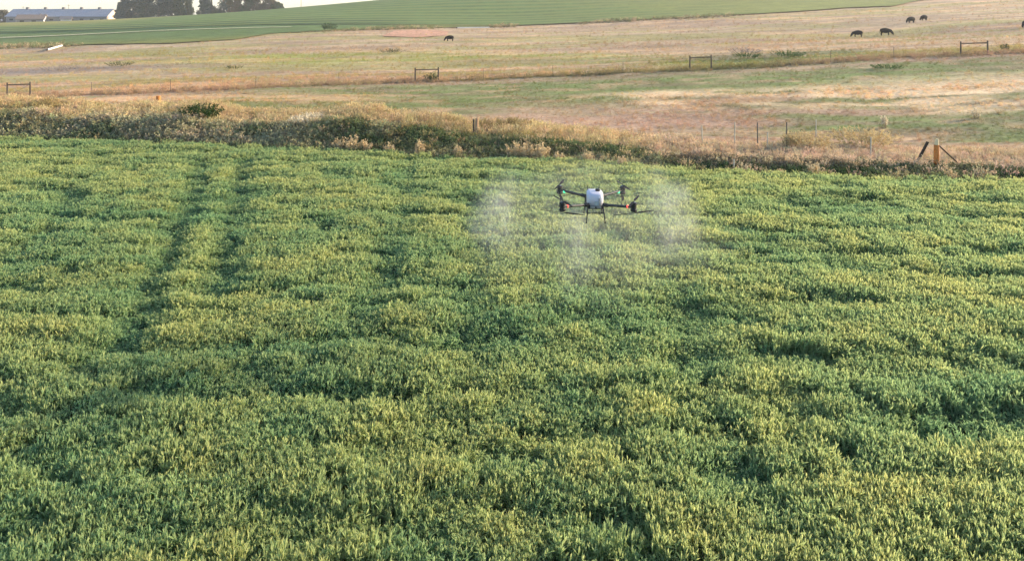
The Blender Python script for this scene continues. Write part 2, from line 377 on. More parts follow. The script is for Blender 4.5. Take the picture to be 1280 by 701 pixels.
# ------------------------------------------------------------------ plant meshes for the countless growth
class PM:
    def __init__(s): s.v = []; s.f = []; s.t = []
    def blade(s, p, d, length, w, bend=0, t0=0, t1=1, side=None):
        p = Vector(p); d = Vector(d).normalized()
        u = side if side is not None else d.cross(Vector((random.uniform(-1, 1), random.uniform(-1, 1), random.uniform(-.3, .3)))).normalized()
        a = p; b = p + d * length * .55 + Vector((0, 0, -bend * length * .25)); c = p + d * length + Vector((0, 0, -bend * length))
        k = len(s.v)
        s.v += [tuple(a - u * w * .35), tuple(a + u * w * .35), tuple(b + u * w * .5), tuple(b - u * w * .5), tuple(c)]
        s.f += [(k, k + 1, k + 2, k + 3), (k + 3, k + 2, k + 4)]
        s.t += [t0, t0, (t0 + t1) / 2, (t0 + t1) / 2, t1]
    def mesh(s, name, m):
        return mesh_np(name, np.array(s.v), s.f, m, {'tip': ('FLOAT', np.array(s.t, np.float32))})
R = random.uniform
def ang(el, az): return Vector((math.cos(el) * math.cos(az), math.cos(el) * math.sin(az), math.sin(el)))

def crop_tuft(m, i):
    p = PM()
    for k in range(21):
        r = .19 * math.sqrt(R(0, 1)); az = R(0, 6.283); h = R(.40, .53)
        base = Vector((r * math.cos(az), r * math.sin(az), 0)); lean = ang(R(1.3, 1.57), R(0, 6.283))
        p.blade(base, lean, h, .012, 0, 0, .55)
        for j in range(6):
            t = R(.35, .92); q = base + lean * h * t
            p.blade(q, ang(R(.55, 1.35), R(0, 6.283)), R(.08, .15), R(.012, .020), R(0, .25), .3 * t, .3 + .45 * t)
        q = base + lean * h * .86
        hl = R(.07, .12); a0 = R(0, 3.14)
        for j in range(2):
            aj = a0 + j * 1.57
            p.blade(q, lean + .2 * ang(0, R(0, 6.283)), hl, R(.014, .022), 0, .7, 1, side=Vector((math.cos(aj), math.sin(aj), 0)))
    return p.mesh('crop_tuft_%d' % i, m)
def grass_tuft(m, i, h=.4, n=26, spread=.16):
    p = PM()
    for k in range(n):
        r = spread * math.sqrt(R(0, 1)); az = R(0, 6.283)
        p.blade((r * math.cos(az), r * math.sin(az), -.02), ang(R(.85, 1.5), az + R(-1, 1)), h * R(.5, 1.1), R(.012, .03), R(0, .35), 0, 1)
    return p.mesh('grass_tuft_%d' % i, m)
def seed_tuft(m, i, h=.7, n=16):
    p = PM()
    for k in range(n):
        r = .14 * math.sqrt(R(0, 1)); az = R(0, 6.283); hh = h * R(.6, 1.1)
        b = Vector((r * math.cos(az), r * math.sin(az), -.02)); d = ang(R(1.15, 1.5), az + R(-.8, .8))
        p.blade(b, d, hh, .012, .05, 0, .6)
        for j in range(4): p.blade(b + d * hh * R(.65, .92), ang(R(.4, 1.4), R(0, 6.283)), R(.06, .12), .03, .2, .6, 1)
        p.blade(b, ang(R(.6, 1.2), R(0, 6.283)), hh * R(.4, .7), .022, .3, 0, .5)
    return p.mesh('seed_tuft_%d' % i, m)
def weed_tuft(m, i, h=.7, n=7):
    p = PM()
    for k in range(n):
        az = R(0, 6.283); d = ang(R(.8, 1.45), az); hh = h * R(.55, 1.05); b = Vector((R(-.08, .08), R(-.08, .08), -.02))
        p.blade(b, d, hh, .016, .05, 0, .5)
        for j in range(16):
            t = R(.25, 1.0); q = b + d * hh * t
            p.blade(q, ang(R(-.1, 1.2), R(0, 6.283)), R(.06, .13), R(.03, .055), R(0, .4), .2 * t, .3 + .7 * t)
    return p.mesh('weed_tuft_%d' % i, m)

def scatter(name, P, rot, scl, var, icol, meshes):
    """one object of countless plants: instances of a few tufts on given points"""
    src = bpy.data.collections.new(name + '_tufts')
    for k, mesh in enumerate(meshes): src.objects.link(bpy.data.objects.new('%s_%02d' % (name, k), mesh))
    c4 = np.concatenate([np.asarray(icol, np.float32), np.ones((len(P), 1), np.float32)], -1)
    me = bpy.data.meshes.new(name); me.vertices.add(len(P)); me.vertices.foreach_set('co', np.asarray(P, np.float32).ravel())
    for nm, typ, key, arr in (('rot', 'FLOAT_VECTOR', 'vector', rot), ('scl', 'FLOAT_VECTOR', 'vector', scl), ('var', 'INT', 'value', var), ('icol', 'FLOAT_COLOR', 'color', c4)):
        a = me.attributes.new(nm, typ, 'POINT')
        a.data.foreach_set(key, np.ascontiguousarray(arr, np.int32 if typ == 'INT' else np.float32).ravel())
    for mesh in meshes[:1]: me.materials.append(mesh.materials[0])
    o = link(bpy.data.objects.new(name, me))
    ng = bpy.data.node_groups.new(name + '_scatter', 'GeometryNodeTree')
    ng.interface.new_socket('Geometry', in_out='INPUT', socket_type='NodeSocketGeometry'); ng.interface.new_socket('Geometry', in_out='OUTPUT', socket_type='NodeSocketGeometry')
    N = ng.nodes.new; L = ng.links.new
    gi, go = N('NodeGroupInput'), N('NodeGroupOutput')
    ip = N('GeometryNodeInstanceOnPoints'); ci = N('GeometryNodeCollectionInfo')
    ci.inputs['Collection'].default_value = src; ci.inputs['Separate Children'].default_value = True; ci.inputs['Reset Children'].default_value = True
    ip.inputs['Pick Instance'].default_value = True
    def na(n, t):
        q = N('GeometryNodeInputNamedAttribute'); q.data_type = t; q.inputs['Name'].default_value = n
        return q.outputs['Attribute']
    L(gi.outputs[0], ip.inputs['Points']); L(ci.outputs[0], ip.inputs['Instance'])
    L(na('var', 'INT'), ip.inputs['Instance Index']); L(na('rot', 'FLOAT_VECTOR'), ip.inputs['Rotation']); L(na('scl', 'FLOAT_VECTOR'), ip.inputs['Scale'])
    L(ip.outputs[0], go.inputs[0])
    md = o.modifiers.new('scatter', 'NODES'); md.node_group = ng
    return o
def rots(n, tilt=.1): return np.stack([rng.normal(0, tilt, n), rng.normal(0, tilt, n), rng.uniform(0, 6.283, n)], -1)

# ------------------------------------------------------------------ the crop
TRAMS = [[(-14.4, 34.2), (-13.2, 30.5), (-11.6, 26.2), (-10.2, 21.8), (-9, 17.8), (-8.3, 15.6)], [(-12.6, 34.2), (-11.7, 31.4), (-9.9, 26.2), (-8.1, 20.4), (-7.5, 18.4)],
         [(-5, 35.5), (-3.9, 26.2), (-3.5, 19.9), (-3.6, 16.8)], [(-1.3, 27.3), (-1.1, 19.9), (-0.9, 14.2)], [(4.5, 22.6), (3.8, 16), (3.4, 11.1)], [(-17.6, 29.5), (-15.3, 24.4), (-14.4, 22.1)]]
STREAKS = [(-8.2, 17.5, -5.9), (-4.3, 17.9, -2.1), (-7.1, 28.1, -3.1), (-0.2, 16.2, 0.7), (2, 16, 3.3), (4.7, 15.3, 7.1), (-3.5, 13.4, -1.8), (9.6, 26.6, 14.2), (9.8, 23.8, 12.3), (6, 25.1, 9.4), (5.1, 22.1, 7.1), (8.5, 21.4, 11.5), (6.2, 21.2, 7.6), (10.7, 19.5, 13.2), (-9.4, 14.8, -8.1), (-10.7, 14.1, -9.5), (-1, 11.6, 0.7), (2.7, 12.3, 5), (8.5, 15.2, 9.2), (5, 11.7, 5.8),
           (-15.8, 27.7, -13.5), (-18.6, 25.5, -16.7), (-2.8, 30.9, -0.9), (-8.4, 31.4, -6), (13.9, 28.2, 18.6), (14.9, 24.9, 17.6), (1.4, 19.9, 2.8), (-13.5, 19.3, -12.1), (-6, 11.2, -4.8), (-4.3, 14.7, -3.2), (6.3, 17.9, 8), (1.1, 10.3, 2), (-7.4, 9.9, -6.5), (7.1, 13, 8)]
def seg_dist(x, y, pl):
    d = np.full(x.shape, 1e9)
    for (ax, ay), (bx, by) in zip(pl[:-1], pl[1:]):
        t = np.clip(((x - ax) * (bx - ax) + (y - ay) * (by - ay)) / ((bx - ax) ** 2 + (by - ay) ** 2), 0, 1)
        d = np.minimum(d, np.hypot(x - ax - t * (bx - ax), y - ay - t * (by - ay)))
    return d
def crop_fields(x, y):
    h = .96 + .22 * (fbm(x * .7, y * 1.1, 51, 4) - .5)
    hol = sm(.56, .68, fbm(x * .6, y * 2.0, 61, 3)) * .28 + sm(.52, .62, fbm(x * .25, y * 1.7, 62, 3)) * .2
    wig = (fbm(x * .8, y * .8, 71, 3) - .5)
    tr = np.zeros_like(x)
    for k, pl in enumerate(TRAMS):
        d = seg_dist(x + wig * .3, y, pl)
        tr = np.maximum(tr, (1 - sm(.1, .9, d)) * (.36 if k < 2 else .21) * (.8 + .4 * vnoise(x * .6, y * .35, 5 + k)))
    st = np.zeros_like(x)
    for ax, ay, bx in STREAKS:
        cx, L = (ax + bx) / 2, (bx - ax) / 2
        e = ((x - cx) / L) ** 2 + ((y + wig * .6 - ay) / .28) ** 2
        st = np.maximum(st, (1 - sm(.35, 1.25, e)) * .40)
    hgt = np.clip(h - hol - np.maximum(tr, st), .46, 1.2)
    tone = np.clip(.52 + .8 * (fbm(x * .16, y * .28, 81, 4) - .5) + .9 * (hgt - .92) + 1.3 * (fbm(x * .8, y * 1.3, 91, 3) - .5), 0, 1)  # tone follows plant height: hollows and wheel tracks are coloured darker green
    return hgt, tone
crop_m = plant_mat('crop_leaf', crop=True, trans=.55)
def crop_points(y0, y1, dens, marg):
    W = .80 * y1 + marg; n = int((y1 - y0) * 2 * W * dens)
    x = rng.uniform(-W, W, n); y = rng.uniform(y0, y1, n)
    k = (np.abs(x) < .72 * y + marg) & (y < edge(x) + .35 + .5 * (vnoise(x * .9, y * 0, 3) - .5))
    return x[k], y[k]
xs, ys = zip(*[crop_points(6.5, 12, 40, 3.5), crop_points(12, 20, 28, 4), crop_points(20, 30, 20, 5), crop_points(30, 46, 15, 5)])
x = np.concatenate(xs); y = np.concatenate(ys)
hgt, tone = crop_fields(x, y)
wid = np.interp(y, [5, 12, 20, 30, 46], [.98, 1.12, 1.32, 1.55, 1.7]) * rng.uniform(.85, 1.15, len(x))
hs = hgt * rng.uniform(.93, 1.07, len(x))
ton = np.clip(tone + rng.normal(0, .12, len(x)), 0, 1)
val = rng.uniform(1.04, 1.24, len(x))
crop = scatter('crop', np.stack([x, y, np.full(len(x), -.01)], -1), rots(len(x), .07), np.stack([wid, wid, hs], -1), rng.integers(0, 8, len(x)),
               np.stack([ton, val, val], -1), [crop_tuft(crop_m, i) for i in range(8)])
tag(crop, 'dense green crop with yellow-green heads filling the near field', 'crop', kind='stuff')

# ------------------------------------------------------------------ growth on the ditch bank
grass_m = plant_mat('grass_blade', trans=.3, tip=(1.15, 1.1, 1.0)); weed_m = plant_mat('weed_leaf', trans=.25, tip=(1.2, 1.15, 1.05))
gt = [grass_tuft(grass_m, i) for i in range(5)] + [seed_tuft(grass_m, i) for i in range(4)]
wt = [weed_tuft(weed_m, i) for i in range(6)]
def bank_points(n, d0, d1, x0=-48, x1=40):
    x = rng.uniform(x0, x1, n); d = rng.uniform(d0, d1, n); return x, edge(x) + d, d
def jitter(c, s=.16): return np.clip(c * (1 + rng.normal(0, s, (len(c), 1))) * (1 + rng.normal(0, .05, (len(c), 3))), .004, .9)
# weeds on the near slope
x, y, d = bank_points(11500, .4, 4.3)
n = fbm(x * .22, y * .5, 5); n2 = fbm(x * .6, y * .9, 15)
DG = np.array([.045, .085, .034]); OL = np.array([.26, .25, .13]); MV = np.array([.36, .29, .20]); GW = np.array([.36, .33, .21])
left = 1 - sm(-14, -9, x); mid = sm(-12, -7, x) * (1 - sm(5, 9, x)); right = sm(5, 9, x)
c = OL * np.ones((len(x), 3))
def mix(col, w):
    global c
    w = np.clip(w, 0, 1)[:, None]; c = c * (1 - w) + col * w
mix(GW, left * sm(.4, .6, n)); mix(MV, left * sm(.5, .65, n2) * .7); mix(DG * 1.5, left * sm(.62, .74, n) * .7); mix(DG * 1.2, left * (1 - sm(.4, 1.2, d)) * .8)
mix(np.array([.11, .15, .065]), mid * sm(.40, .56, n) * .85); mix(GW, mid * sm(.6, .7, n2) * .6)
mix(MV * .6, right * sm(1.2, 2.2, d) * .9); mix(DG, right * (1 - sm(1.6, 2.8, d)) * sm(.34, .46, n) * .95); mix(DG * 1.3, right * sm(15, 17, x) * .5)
s = rng.uniform(.5, 1.0, len(x)) * (.65 + .6 * n2) * np.where(right > .5, .72, 1.0)
s *= np.where(d > 3.4, .75, 1.0) * np.where((mid > .5), .85, 1.0)
keep = (right < .5) | (d < 3.3)
x, y, d, c, s = x[keep], y[keep], d[keep], c[keep], s[keep]
weeds = scatter('ditch_weeds', np.stack([x, y, terrain(x, y)], -1), rots(len(x), .15), np.stack([s * 1.2, s * 1.2, s], -1), rng.integers(0, 6, len(x)), jitter(c, .22), wt)
tag(weeds, 'dark grey-green weeds covering the shaded ditch bank behind the crop', 'weeds', kind='stuff')
# dry grass on the crest and the back of the bank, thinner among the weeds
x1_, y1_, d1_ = bank_points(9500, 3.5, 9.5); x2_, y2_, d2_ = bank_points(2000, .2, 4)
x = np.r_[x1_, x2_]; y = np.r_[y1_, y2_]; d = np.r_[d1_, d2_]; n = fbm(x * .3, y * .6, 25)
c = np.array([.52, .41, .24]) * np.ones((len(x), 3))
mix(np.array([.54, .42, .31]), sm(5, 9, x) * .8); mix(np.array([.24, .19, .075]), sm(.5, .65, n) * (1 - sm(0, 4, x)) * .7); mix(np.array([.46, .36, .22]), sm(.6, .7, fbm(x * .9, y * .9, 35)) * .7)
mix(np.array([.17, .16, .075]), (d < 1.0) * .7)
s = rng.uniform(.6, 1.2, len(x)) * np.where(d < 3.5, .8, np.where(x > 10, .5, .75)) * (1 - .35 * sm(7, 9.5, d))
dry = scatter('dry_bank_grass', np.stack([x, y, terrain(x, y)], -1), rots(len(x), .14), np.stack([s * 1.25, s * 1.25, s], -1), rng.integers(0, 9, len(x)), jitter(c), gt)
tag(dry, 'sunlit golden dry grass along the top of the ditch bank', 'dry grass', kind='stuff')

# ------------------------------------------------------------------ pasture grass
def past(n, y0, y1, k=.78, m=4):
    W = k * y1 + m; x = rng.uniform(-W, W, n); y = y0 + (y1 - y0) * rng.uniform(0, 1, n) ** 1.0
    q = (np.abs(x) < k * y + m) & (y > edge(x) + 7.5) & (y < np.interp(x, [-200, -146, -102, -80, -67, -66, -39, 0, 83, 114, 160], [180, 186, 176, 170, 176, 197, 218, 233, 236, 246, 250]) - 1); return x[q], y[q]
xs, ys = zip(past(17000, 37, 60), past(15000, 58, 90), past(12000, 90, 150), past(7000, 150, 240))
x = np.concatenate(xs); y = np.concatenate(ys)
# rank growth along the wire fence
xf = rng.uniform(-62, 66, 2600); yf = fence_y(xf) + rng.normal(.7, .9, len(xf))
# rough growth along the lower border of the green field and of the hillside field
xb = rng.uniform(-150, 90, 1500); yb = np.interp(xb, [-200, -143, -100, -79, -66.6, -65.6, -38.7, 0, 83, 114], [179, 187.5, 177.5, 172, 179.5, 201, 221.5, 235.5, 239, 250]) + rng.normal(-1.5, 2.2, len(xb))
nfree = len(x); x = np.r_[x, xf, xb]; y = np.r_[y, yf, yb]
c = jitter(land_color(x, y) * 1.08, .09)
fy = y - fence_y(x)
s = rng.uniform(.35, .8, len(x)) * np.interp(y, [40, 90, 150, 240], [.6, .8, .95, 1.1]) * (.45 + 1.0 * fbm(x * .15, y * .25, 55)); s[nfree:nfree + len(xf)] = rng.uniform(.4, 1.0, len(xf)); s[nfree + len(xf):] = rng.uniform(.8, 2.2, len(xb)) * sm(.35, .6, fbm(xb * .06, yb * 0, 8))
c[nfree + len(xf):] = jitter(np.where(rng.uniform(0, 1, (len(xb), 1)) < .55, np.array([.16, .15, .07]), np.array([.42, .33, .2])), .15)
s *= np.where((fy < -1.5), .62, 1.0)
wide = s * np.where(fy < -1.5, 1.9, 1.5)
pg = scatter('pasture_grass', np.stack([x, y, terrain(x, y)], -1), rots(len(x), .14), np.stack([wide, wide, s], -1), rng.integers(0, 9, len(x)), c, gt)
tag(pg, 'dry tan and grey-green grass of the open pasture', 'grass', kind='stuff')

# ------------------------------------------------------------------ dry weed clumps and shrubs that stand out singly
def leafy(name, leafs, loc, m):
    me = mesh_np(name, np.array(leafs.v), leafs.f, m, {'tip': ('FLOAT', np.array(leafs.t, np.float32))})
    return me
straw_m = leaf_mat('straw_leaf', (.48, .35, .19), (.66, .52, .32)); stalk_m = mat('dry_stalk', (.30, .22, .13), .9, var=.2)
def weed_clump(loc, h, w, label, m=None, cat='weed', group='dry weed clumps at the field edge', name='dry_weed_clump', n=26):
    root = empty(name, loc, R(0, 6)); tag(root, label, cat, group)
    p = PM(); st = MB()
    for k in range(n):
        az = R(0, 6.283); rr = w * .5 * math.sqrt(R(0, 1)); b = Vector((rr * .5 * math.cos(az), rr * .5 * math.sin(az), -.03))
        e = Vector((rr * math.cos(az), rr * math.sin(az), h * R(.65, 1.05) * (1 - .25 * (rr / (w * .5)) ** 2)))
        if k < 12: st.tube([b, b.lerp(e, .5) + Vector((0, 0, .05)), e], [.012, .009, .004], 4)
        for j in range(18):
            t = R(.25, 1.05) ** .7
            q = b.lerp(e, t)
            p.blade(q, ang(R(-.1, 1.4), R(0, 6.283)), R(.08, .17) * h, R(.03, .05) * h ** .5, R(0, .3), t * .3, .3 + .7 * R(.4, 1))
    tag(st.build('stalks', stalk_m, root), kind='stuff')
    o = bpy.data.objects.new('leaves', mesh_np('leaves', np.array(p.v), p.f, m or straw_m, {'tip': ('FLOAT', np.array(p.t, np.float32))})); link(o, root); tag(o, kind='stuff')
    return root
CL = [(-8.9, 38.5, .75, .7, 'small tan weed clump, leftmost of the pale clumps at the crop edge'),
      (-8.1, 38.3, .95, .9, 'tall fuzzy tan weed clump, second from the left at the crop edge'),
      (-7.4, 38.2, .8, .7, 'rounded tan weed clump close right of the tallest left clump'),
      (-6.1, 37.5, .75, .55, 'narrow pale weed clump alone against the dark bank, left of the golden mound face'),
      (-4.6, 37.5, .85, .6, 'pale weed clump standing below the golden mound'),
      (-2.7, 37.1, .7, .5, 'thin pale weed clump left of the wooden post on the bank'),
      (0.1, 36.5, .95, .9, 'broad straw weed clump in the row right of the wooden post, its left end'),
      (0.7, 36.4, .9, .8, 'straw weed clump in the middle of the row right of the wooden post'),
      (1.4, 36.2, 1.0, .95, 'orange-tan weed clump at the right end of the row right of the wooden post'),
      (2.2, 35.6, .7, .6, 'low tan weed clump behind the drone, just right of the straw row'),
      (3.5, 35.1, .85, .5, 'upright pale weed clump behind the drone and above its tank'),
      (5, 34.4, .75, .45, 'pointed pale weed clump right above the drone at the crop edge'),
      (11.6, 32.6, .55, .55, 'small pinkish weed clump at the crop edge near the short white stake'),
      (13, 32.5, .85, .75, 'grey-tan weed clump at the crop edge before the dark green weeds'),
      (18.5, 31.9, .75, .6, 'pale weed clump at the crop edge below the leaning brace post')]
for X, Y, h, w, lb in CL: weed_clump((X, Y - .95, float(terrain(X, Y - .95))), h * 1.02, w, lb)
gold_m = leaf_mat('golden_brush_leaf', (.46, .34, .16), (.62, .50, .28))
weed_clump((19.1, 39.8, float(terrain(19.1, 39.8))), .95, 3.8, 'large golden brush mound left of the orange corner post', gold_m, 'bush', 'golden brush on the far bank', 'dry_bush', 150)
weed_clump((15.5, 38.2, float(terrain(15.5, 38.2))), .9, 2.4, 'golden brush clump beside the thin fence posts', gold_m, 'bush', 'golden brush on the far bank', 'dry_bush', 90)
weed_clump((14.5, 38.2, float(terrain(14.5, 38.2))), .85, 1.0, 'small golden brush clump left of the other golden brush', gold_m, 'bush', 'golden brush on the far bank', 'dry_bush', 40)
pale_m = leaf_mat('pale_grass_leaf', (.6, .5, .34), (.8, .7, .52))
weed_clump((-11.3, 41.3, float(terrain(-11.3, 41.3))), .75, 2.6, 'pale feathery grass clump on the bank crest left of the golden mound', pale_m, 'grass clump', None, 'feather_grass', 110)
weed_clump((30.3, 47.9, float(terrain(30.3, 47.9))), .7, .5, 'lone pale tuft standing in the right pasture', pale_m, 'grass clump', None, 'grass_clump', 24)
weed_clump((23.3, 45.9, float(terrain(23.3, 45.9))), .8, .5, 'faint pale tuft in the green pasture above the corner post', pale_m, 'grass clump', None, 'grass_clump', 24)
dk_m = leaf_mat('dark_shrub_leaf', (.02, .04, .014), (.05, .085, .025)); ol_m = leaf_mat('olive_shrub_leaf', (.045, .06, .025), (.10, .11, .05)); gr_m = leaf_mat('green_shrub_leaf', (.03, .075, .02), (.07, .13, .035))
lav_m = leaf_mat('grey_weed_leaf', (.17, .14, .13), (.30, .26, .24))
for X, Y, h, w, m, lb, n in [(-18, 42.5, .95, 2.6, dk_m, 'dark green shrub on the left ditch bank', 110), (-52, 209, 2.6, 4.8, dk_m, 'dark round bush at the edge of the green field', 60),
                            (35.6, 69.4, .55, 3.4, gr_m, 'low dark green bush in the pasture below the cows', 90), (-61, 114.2, .9, 4.5, ol_m, 'olive shrub among the grey weeds in the left pasture', 70),
                            (-21.3, 130.5, .9, 5.5, ol_m, 'low olive brush in the pasture below the lone cow', 70), (32.4, 86.4, .9, 4.5, gr_m, 'green bush beyond the fence between the two right braces', 90),
                            (28.4, 88.9, .8, 4, gr_m, 'green bush beyond the fence nearer the middle right brace', 80), (32, 100.8, .9, 5, lav_m, 'grey weed patch beyond the fence right of the middle right brace', 80),
                            (-68, 110.2, .8, 6, lav_m, 'grey weed patch in the left pasture', 80), (-39, 103.4, .7, 2.6, ol_m, 'small olive brush beyond the fence in the middle left pasture', 40),
                            (-8.4, 76.4, .9, 1.6, ol_m, 'olive bush growing under the middle fence brace', 40), (53.4, 79.5, .9, .9, ol_m, 'little olive bush right of the rightmost fence brace', 24)]:
    weed_clump((X, Y, float(terrain(X, Y))), h, w, lb, m, 'bush', 'shrubs in the pasture', 'shrub', n)

# ------------------------------------------------------------------ fences
wood = mat('weathered_wood', (.10, .075, .055), .9, var=.3, scale=14, bump=.3); steel = mat('rusty_post_steel', (.10, .08, .065), .7, var=.3)
wire_m = mat('fence_wire', (.12, .11, .10), .5, metal=.6); pale_wood = mat('sunbleached_wood', (.36, .22, .13), .9, var=.2, scale=12, bump=.3)
def brace(x0, x1, label, extra=None):
    y0, y1 = float(fence_y(x0)), float(fence_y(x1)); root = empty('fence_brace', ((x0 + x1) / 2, (y0 + y1) / 2, float(terrain((x0 + x1) / 2, (y0 + y1) / 2))))
    tag(root, label, 'fence brace', 'wooden H-braces of the far fence'); o = Vector(root.location)
    tops = []
    for X, Y in ((x0, y0), (x1, y1)):
        zb = float(terrain(X, Y))
        MB().tube([Vector((X, Y, zb - .4)) - o, Vector((X, Y, zb + .7)) - o, Vector((X + R(-.02, .02), Y, zb + 1.5)) - o], [.085, .08, .075], 8).build('post', wood, root)
        tops.append(Vector((X, Y, zb + 1.28)) - o)
    if extra: tops.insert(0, tops[0] + Vector((extra, 0, .02)))
    MB().tube([tops[0], tops[-1]], .05, 8).build('rail', wood, root)
    MB().tube([tops[-2] + Vector((0, 0, -1.1)), tops[-1] + Vector((0, 0, .0))], .012, 4).build('brace_wire', wire_m, root)
    return root
brace(-48.0, -45.5, 'wooden H-brace at the left edge of the pasture fence')
brace(-10.1, -7.7, 'wooden H-brace with a bush beneath, in the middle of the pasture fence')
brace(18.5, 20.7, 'wooden H-brace right of the middle, beside green weeds')
brace(47.4, 50.0, 'wooden H-brace at the right below the black cattle')
wf = empty('wire_fence', (0, 77, float(terrain(0, 77)))); tag(wf, 'thin wire fence of steel posts between the wooden braces', 'fence'); wo = Vector(wf.location)
post_me = None; prev = None
for X in np.arange(-76, 80, 7.3):
    if any(a - 1 < X < b + 1 for a, b in ((-48.0, -45.5), (-10.1, -7.7), (18.5, 20.7), (47.4, 50.0))): continue
    Y = float(fence_y(X)); Z = float(terrain(X, Y))
    if post_me is None:
        p = MB().box((0, 0, .45), (.035, .01, 1.55)).box((0, .03, .45), (.01, .03, 1.548)); post = p.build('post', steel, wf); post_me = post.data
    else: post = link(bpy.data.objects.new('post', post_me), wf)
    post.location = Vector((X, Y, Z)) - wo; post.rotation_euler = (R(-.04, .04), R(-.04, .04), R(-.3, .3))
for hz in (.35, .65, .95, 1.2):
    xs_ = np.arange(-76, 80, 2.0); w = [Vector((X, float(fence_y(X)), float(terrain(X, fence_y(X))) + hz)) - wo for X in xs_]
    MB().tube(w, .006, 3, cap=False).build('wire', wire_m, wf)
# near fence on the bank
nf = empty('wire_fence', (12.7, 38.5, float(terrain(12.7, 38.5)))); tag(nf, 'sparse wire fence of thin posts along the right bank', 'fence'); no = Vector(nf.location)
pw = mat('pale_fence_post', (.42, .38, .30), .8, var=.15)
NP = [(10.2, 39.3, 1.0, pw), (11.9, 39.2, 1.25, pw), (12.8, 38.2, 1.35, steel), (13.4, 38.5, .8, pw), (14.3, 38.2, 1.35, steel), (15.9, 38.4, 1.5, pw), (17.7, 36.2, 1.0, pw)]
for X, Y, h, m in NP:
    Z = float(terrain(X, Y)); q = Vector((X, Y, Z)) - no
    MB().tube([q - Vector((0, 0, .3)), q + Vector((R(-.03, .03), 0, h))], .032, 7).build('post', m, nf)
MBw = [Vector((X, Y, float(terrain(X, Y)) + .75)) - no for X, Y, h, m in NP]
for dz in (0, -.3, .22): MB().tube([q + Vector((0, 0, dz)) for q in MBw], .004, 3, cap=False).build('wire', wire_m, nf)
# corner post with two leaning braces
X, Y = 19.5, 33.7; Z = float(terrain(X, Y)); cp = empty('corner_post', (X, Y, Z)); tag(cp, 'orange-brown corner post with pale top and two dark leaning braces', 'fence post')
orange = mat('stained_post_wood', (.50, .17, .035), .75, var=.25, scale=10, bump=.4); cream = mat('cream_post_cap', (.68, .52, .30), .7); dkw = mat('dark_brace_wood', (.055, .035, .025), .9)
MB().tube([(0, 0, -.3), (0, 0, .6), (.0, 0, 1.08)], [.125, .12, .11], 12).build('post', orange, cp)
MB().tube([(0.0, 0, 1.08), (0.012, 0, 1.22), (.03, 0, 1.36)], [.10, .085, .055], 12).build('post_cap', cream, cp)
MB().box((-.66, .1, .6), (.09, .09, 1.35), Matrix.Rotation(math.radians(28), 3, 'Y')).build('brace', dkw, cp)
MB().tube([(.06, .02, 1.1), (1.25, .25, .08)], .035, 7).build('brace', dkw, cp)
MB().tube([(-.13, 0, .35), (-.6, .08, .40)], .012, 5).build('brace_wire', wire_m, cp)
# single posts and stakes
def stake(name, loc, h, r, m, label, lean=0, cat='post'):
    root = MB().tube([(0, 0, -.3), (lean * .5, 0, h * .5), (lean, 0, h)], [r, r, r * .92], 10).build(name, m, None)
    root.location = loc; tag(root, label, cat); return root
pm = empty('wooden_post', (-1.9, 39.5, float(terrain(-1.9, 39.5)))); tag(pm, 'sunlit wooden post with a short dark stub on the bank in the middle', 'fence post')
MB().tube([(0, 0, -.3), (0, 0, .5), (.01, 0, .98)], [.095, .09, .085], 12).build('post', pale_wood, pm)
MB().box((-.17, .06, .5), (.09, .1, .82)).build('stub', wood, pm)
stake('white_stake', (9.9, 32.7, 0), .75, .035, pw, 'short white stake at the edge of the crop', cat='stake')
stake('orange_stake', (-28.2, 58.5, float(terrain(-28.2, 58.5))), .55, .17, orange, 'short orange-brown stump post beyond the left bank')
# white irrigation pipes lying on the ground
white_pipe = mat('white_pipe', (.78, .74, .66), .5)
def pipe(a, b, r, label):
    A = Vector((a[0], a[1], float(terrain(*a)) + r + .25)); B = Vector((b[0], b[1], float(terrain(*b)) + r + .25)); mid_ = (A + B) / 2
    root = empty('irrigation_pipe', mid_); tag(root, label, 'pipe')
    MB().tube([A - mid_, Vector((0, 0, 0)), B - mid_], r, 12).build('barrel', white_pipe, root)
    d = (B - A).normalized()
    MB().tube([A - mid_ - d * .35, A - mid_ - d * .02], r * 1.2, 12).build('coupler', steel, root)
pipe((-102, 161), (-107.7, 175.5), .2, 'white irrigation pipe lying aslant below the left green field')
pipe((-16.6, 223), (-6.9, 224.5), .16, 'pale pipe lying along the foot of the hillside field')

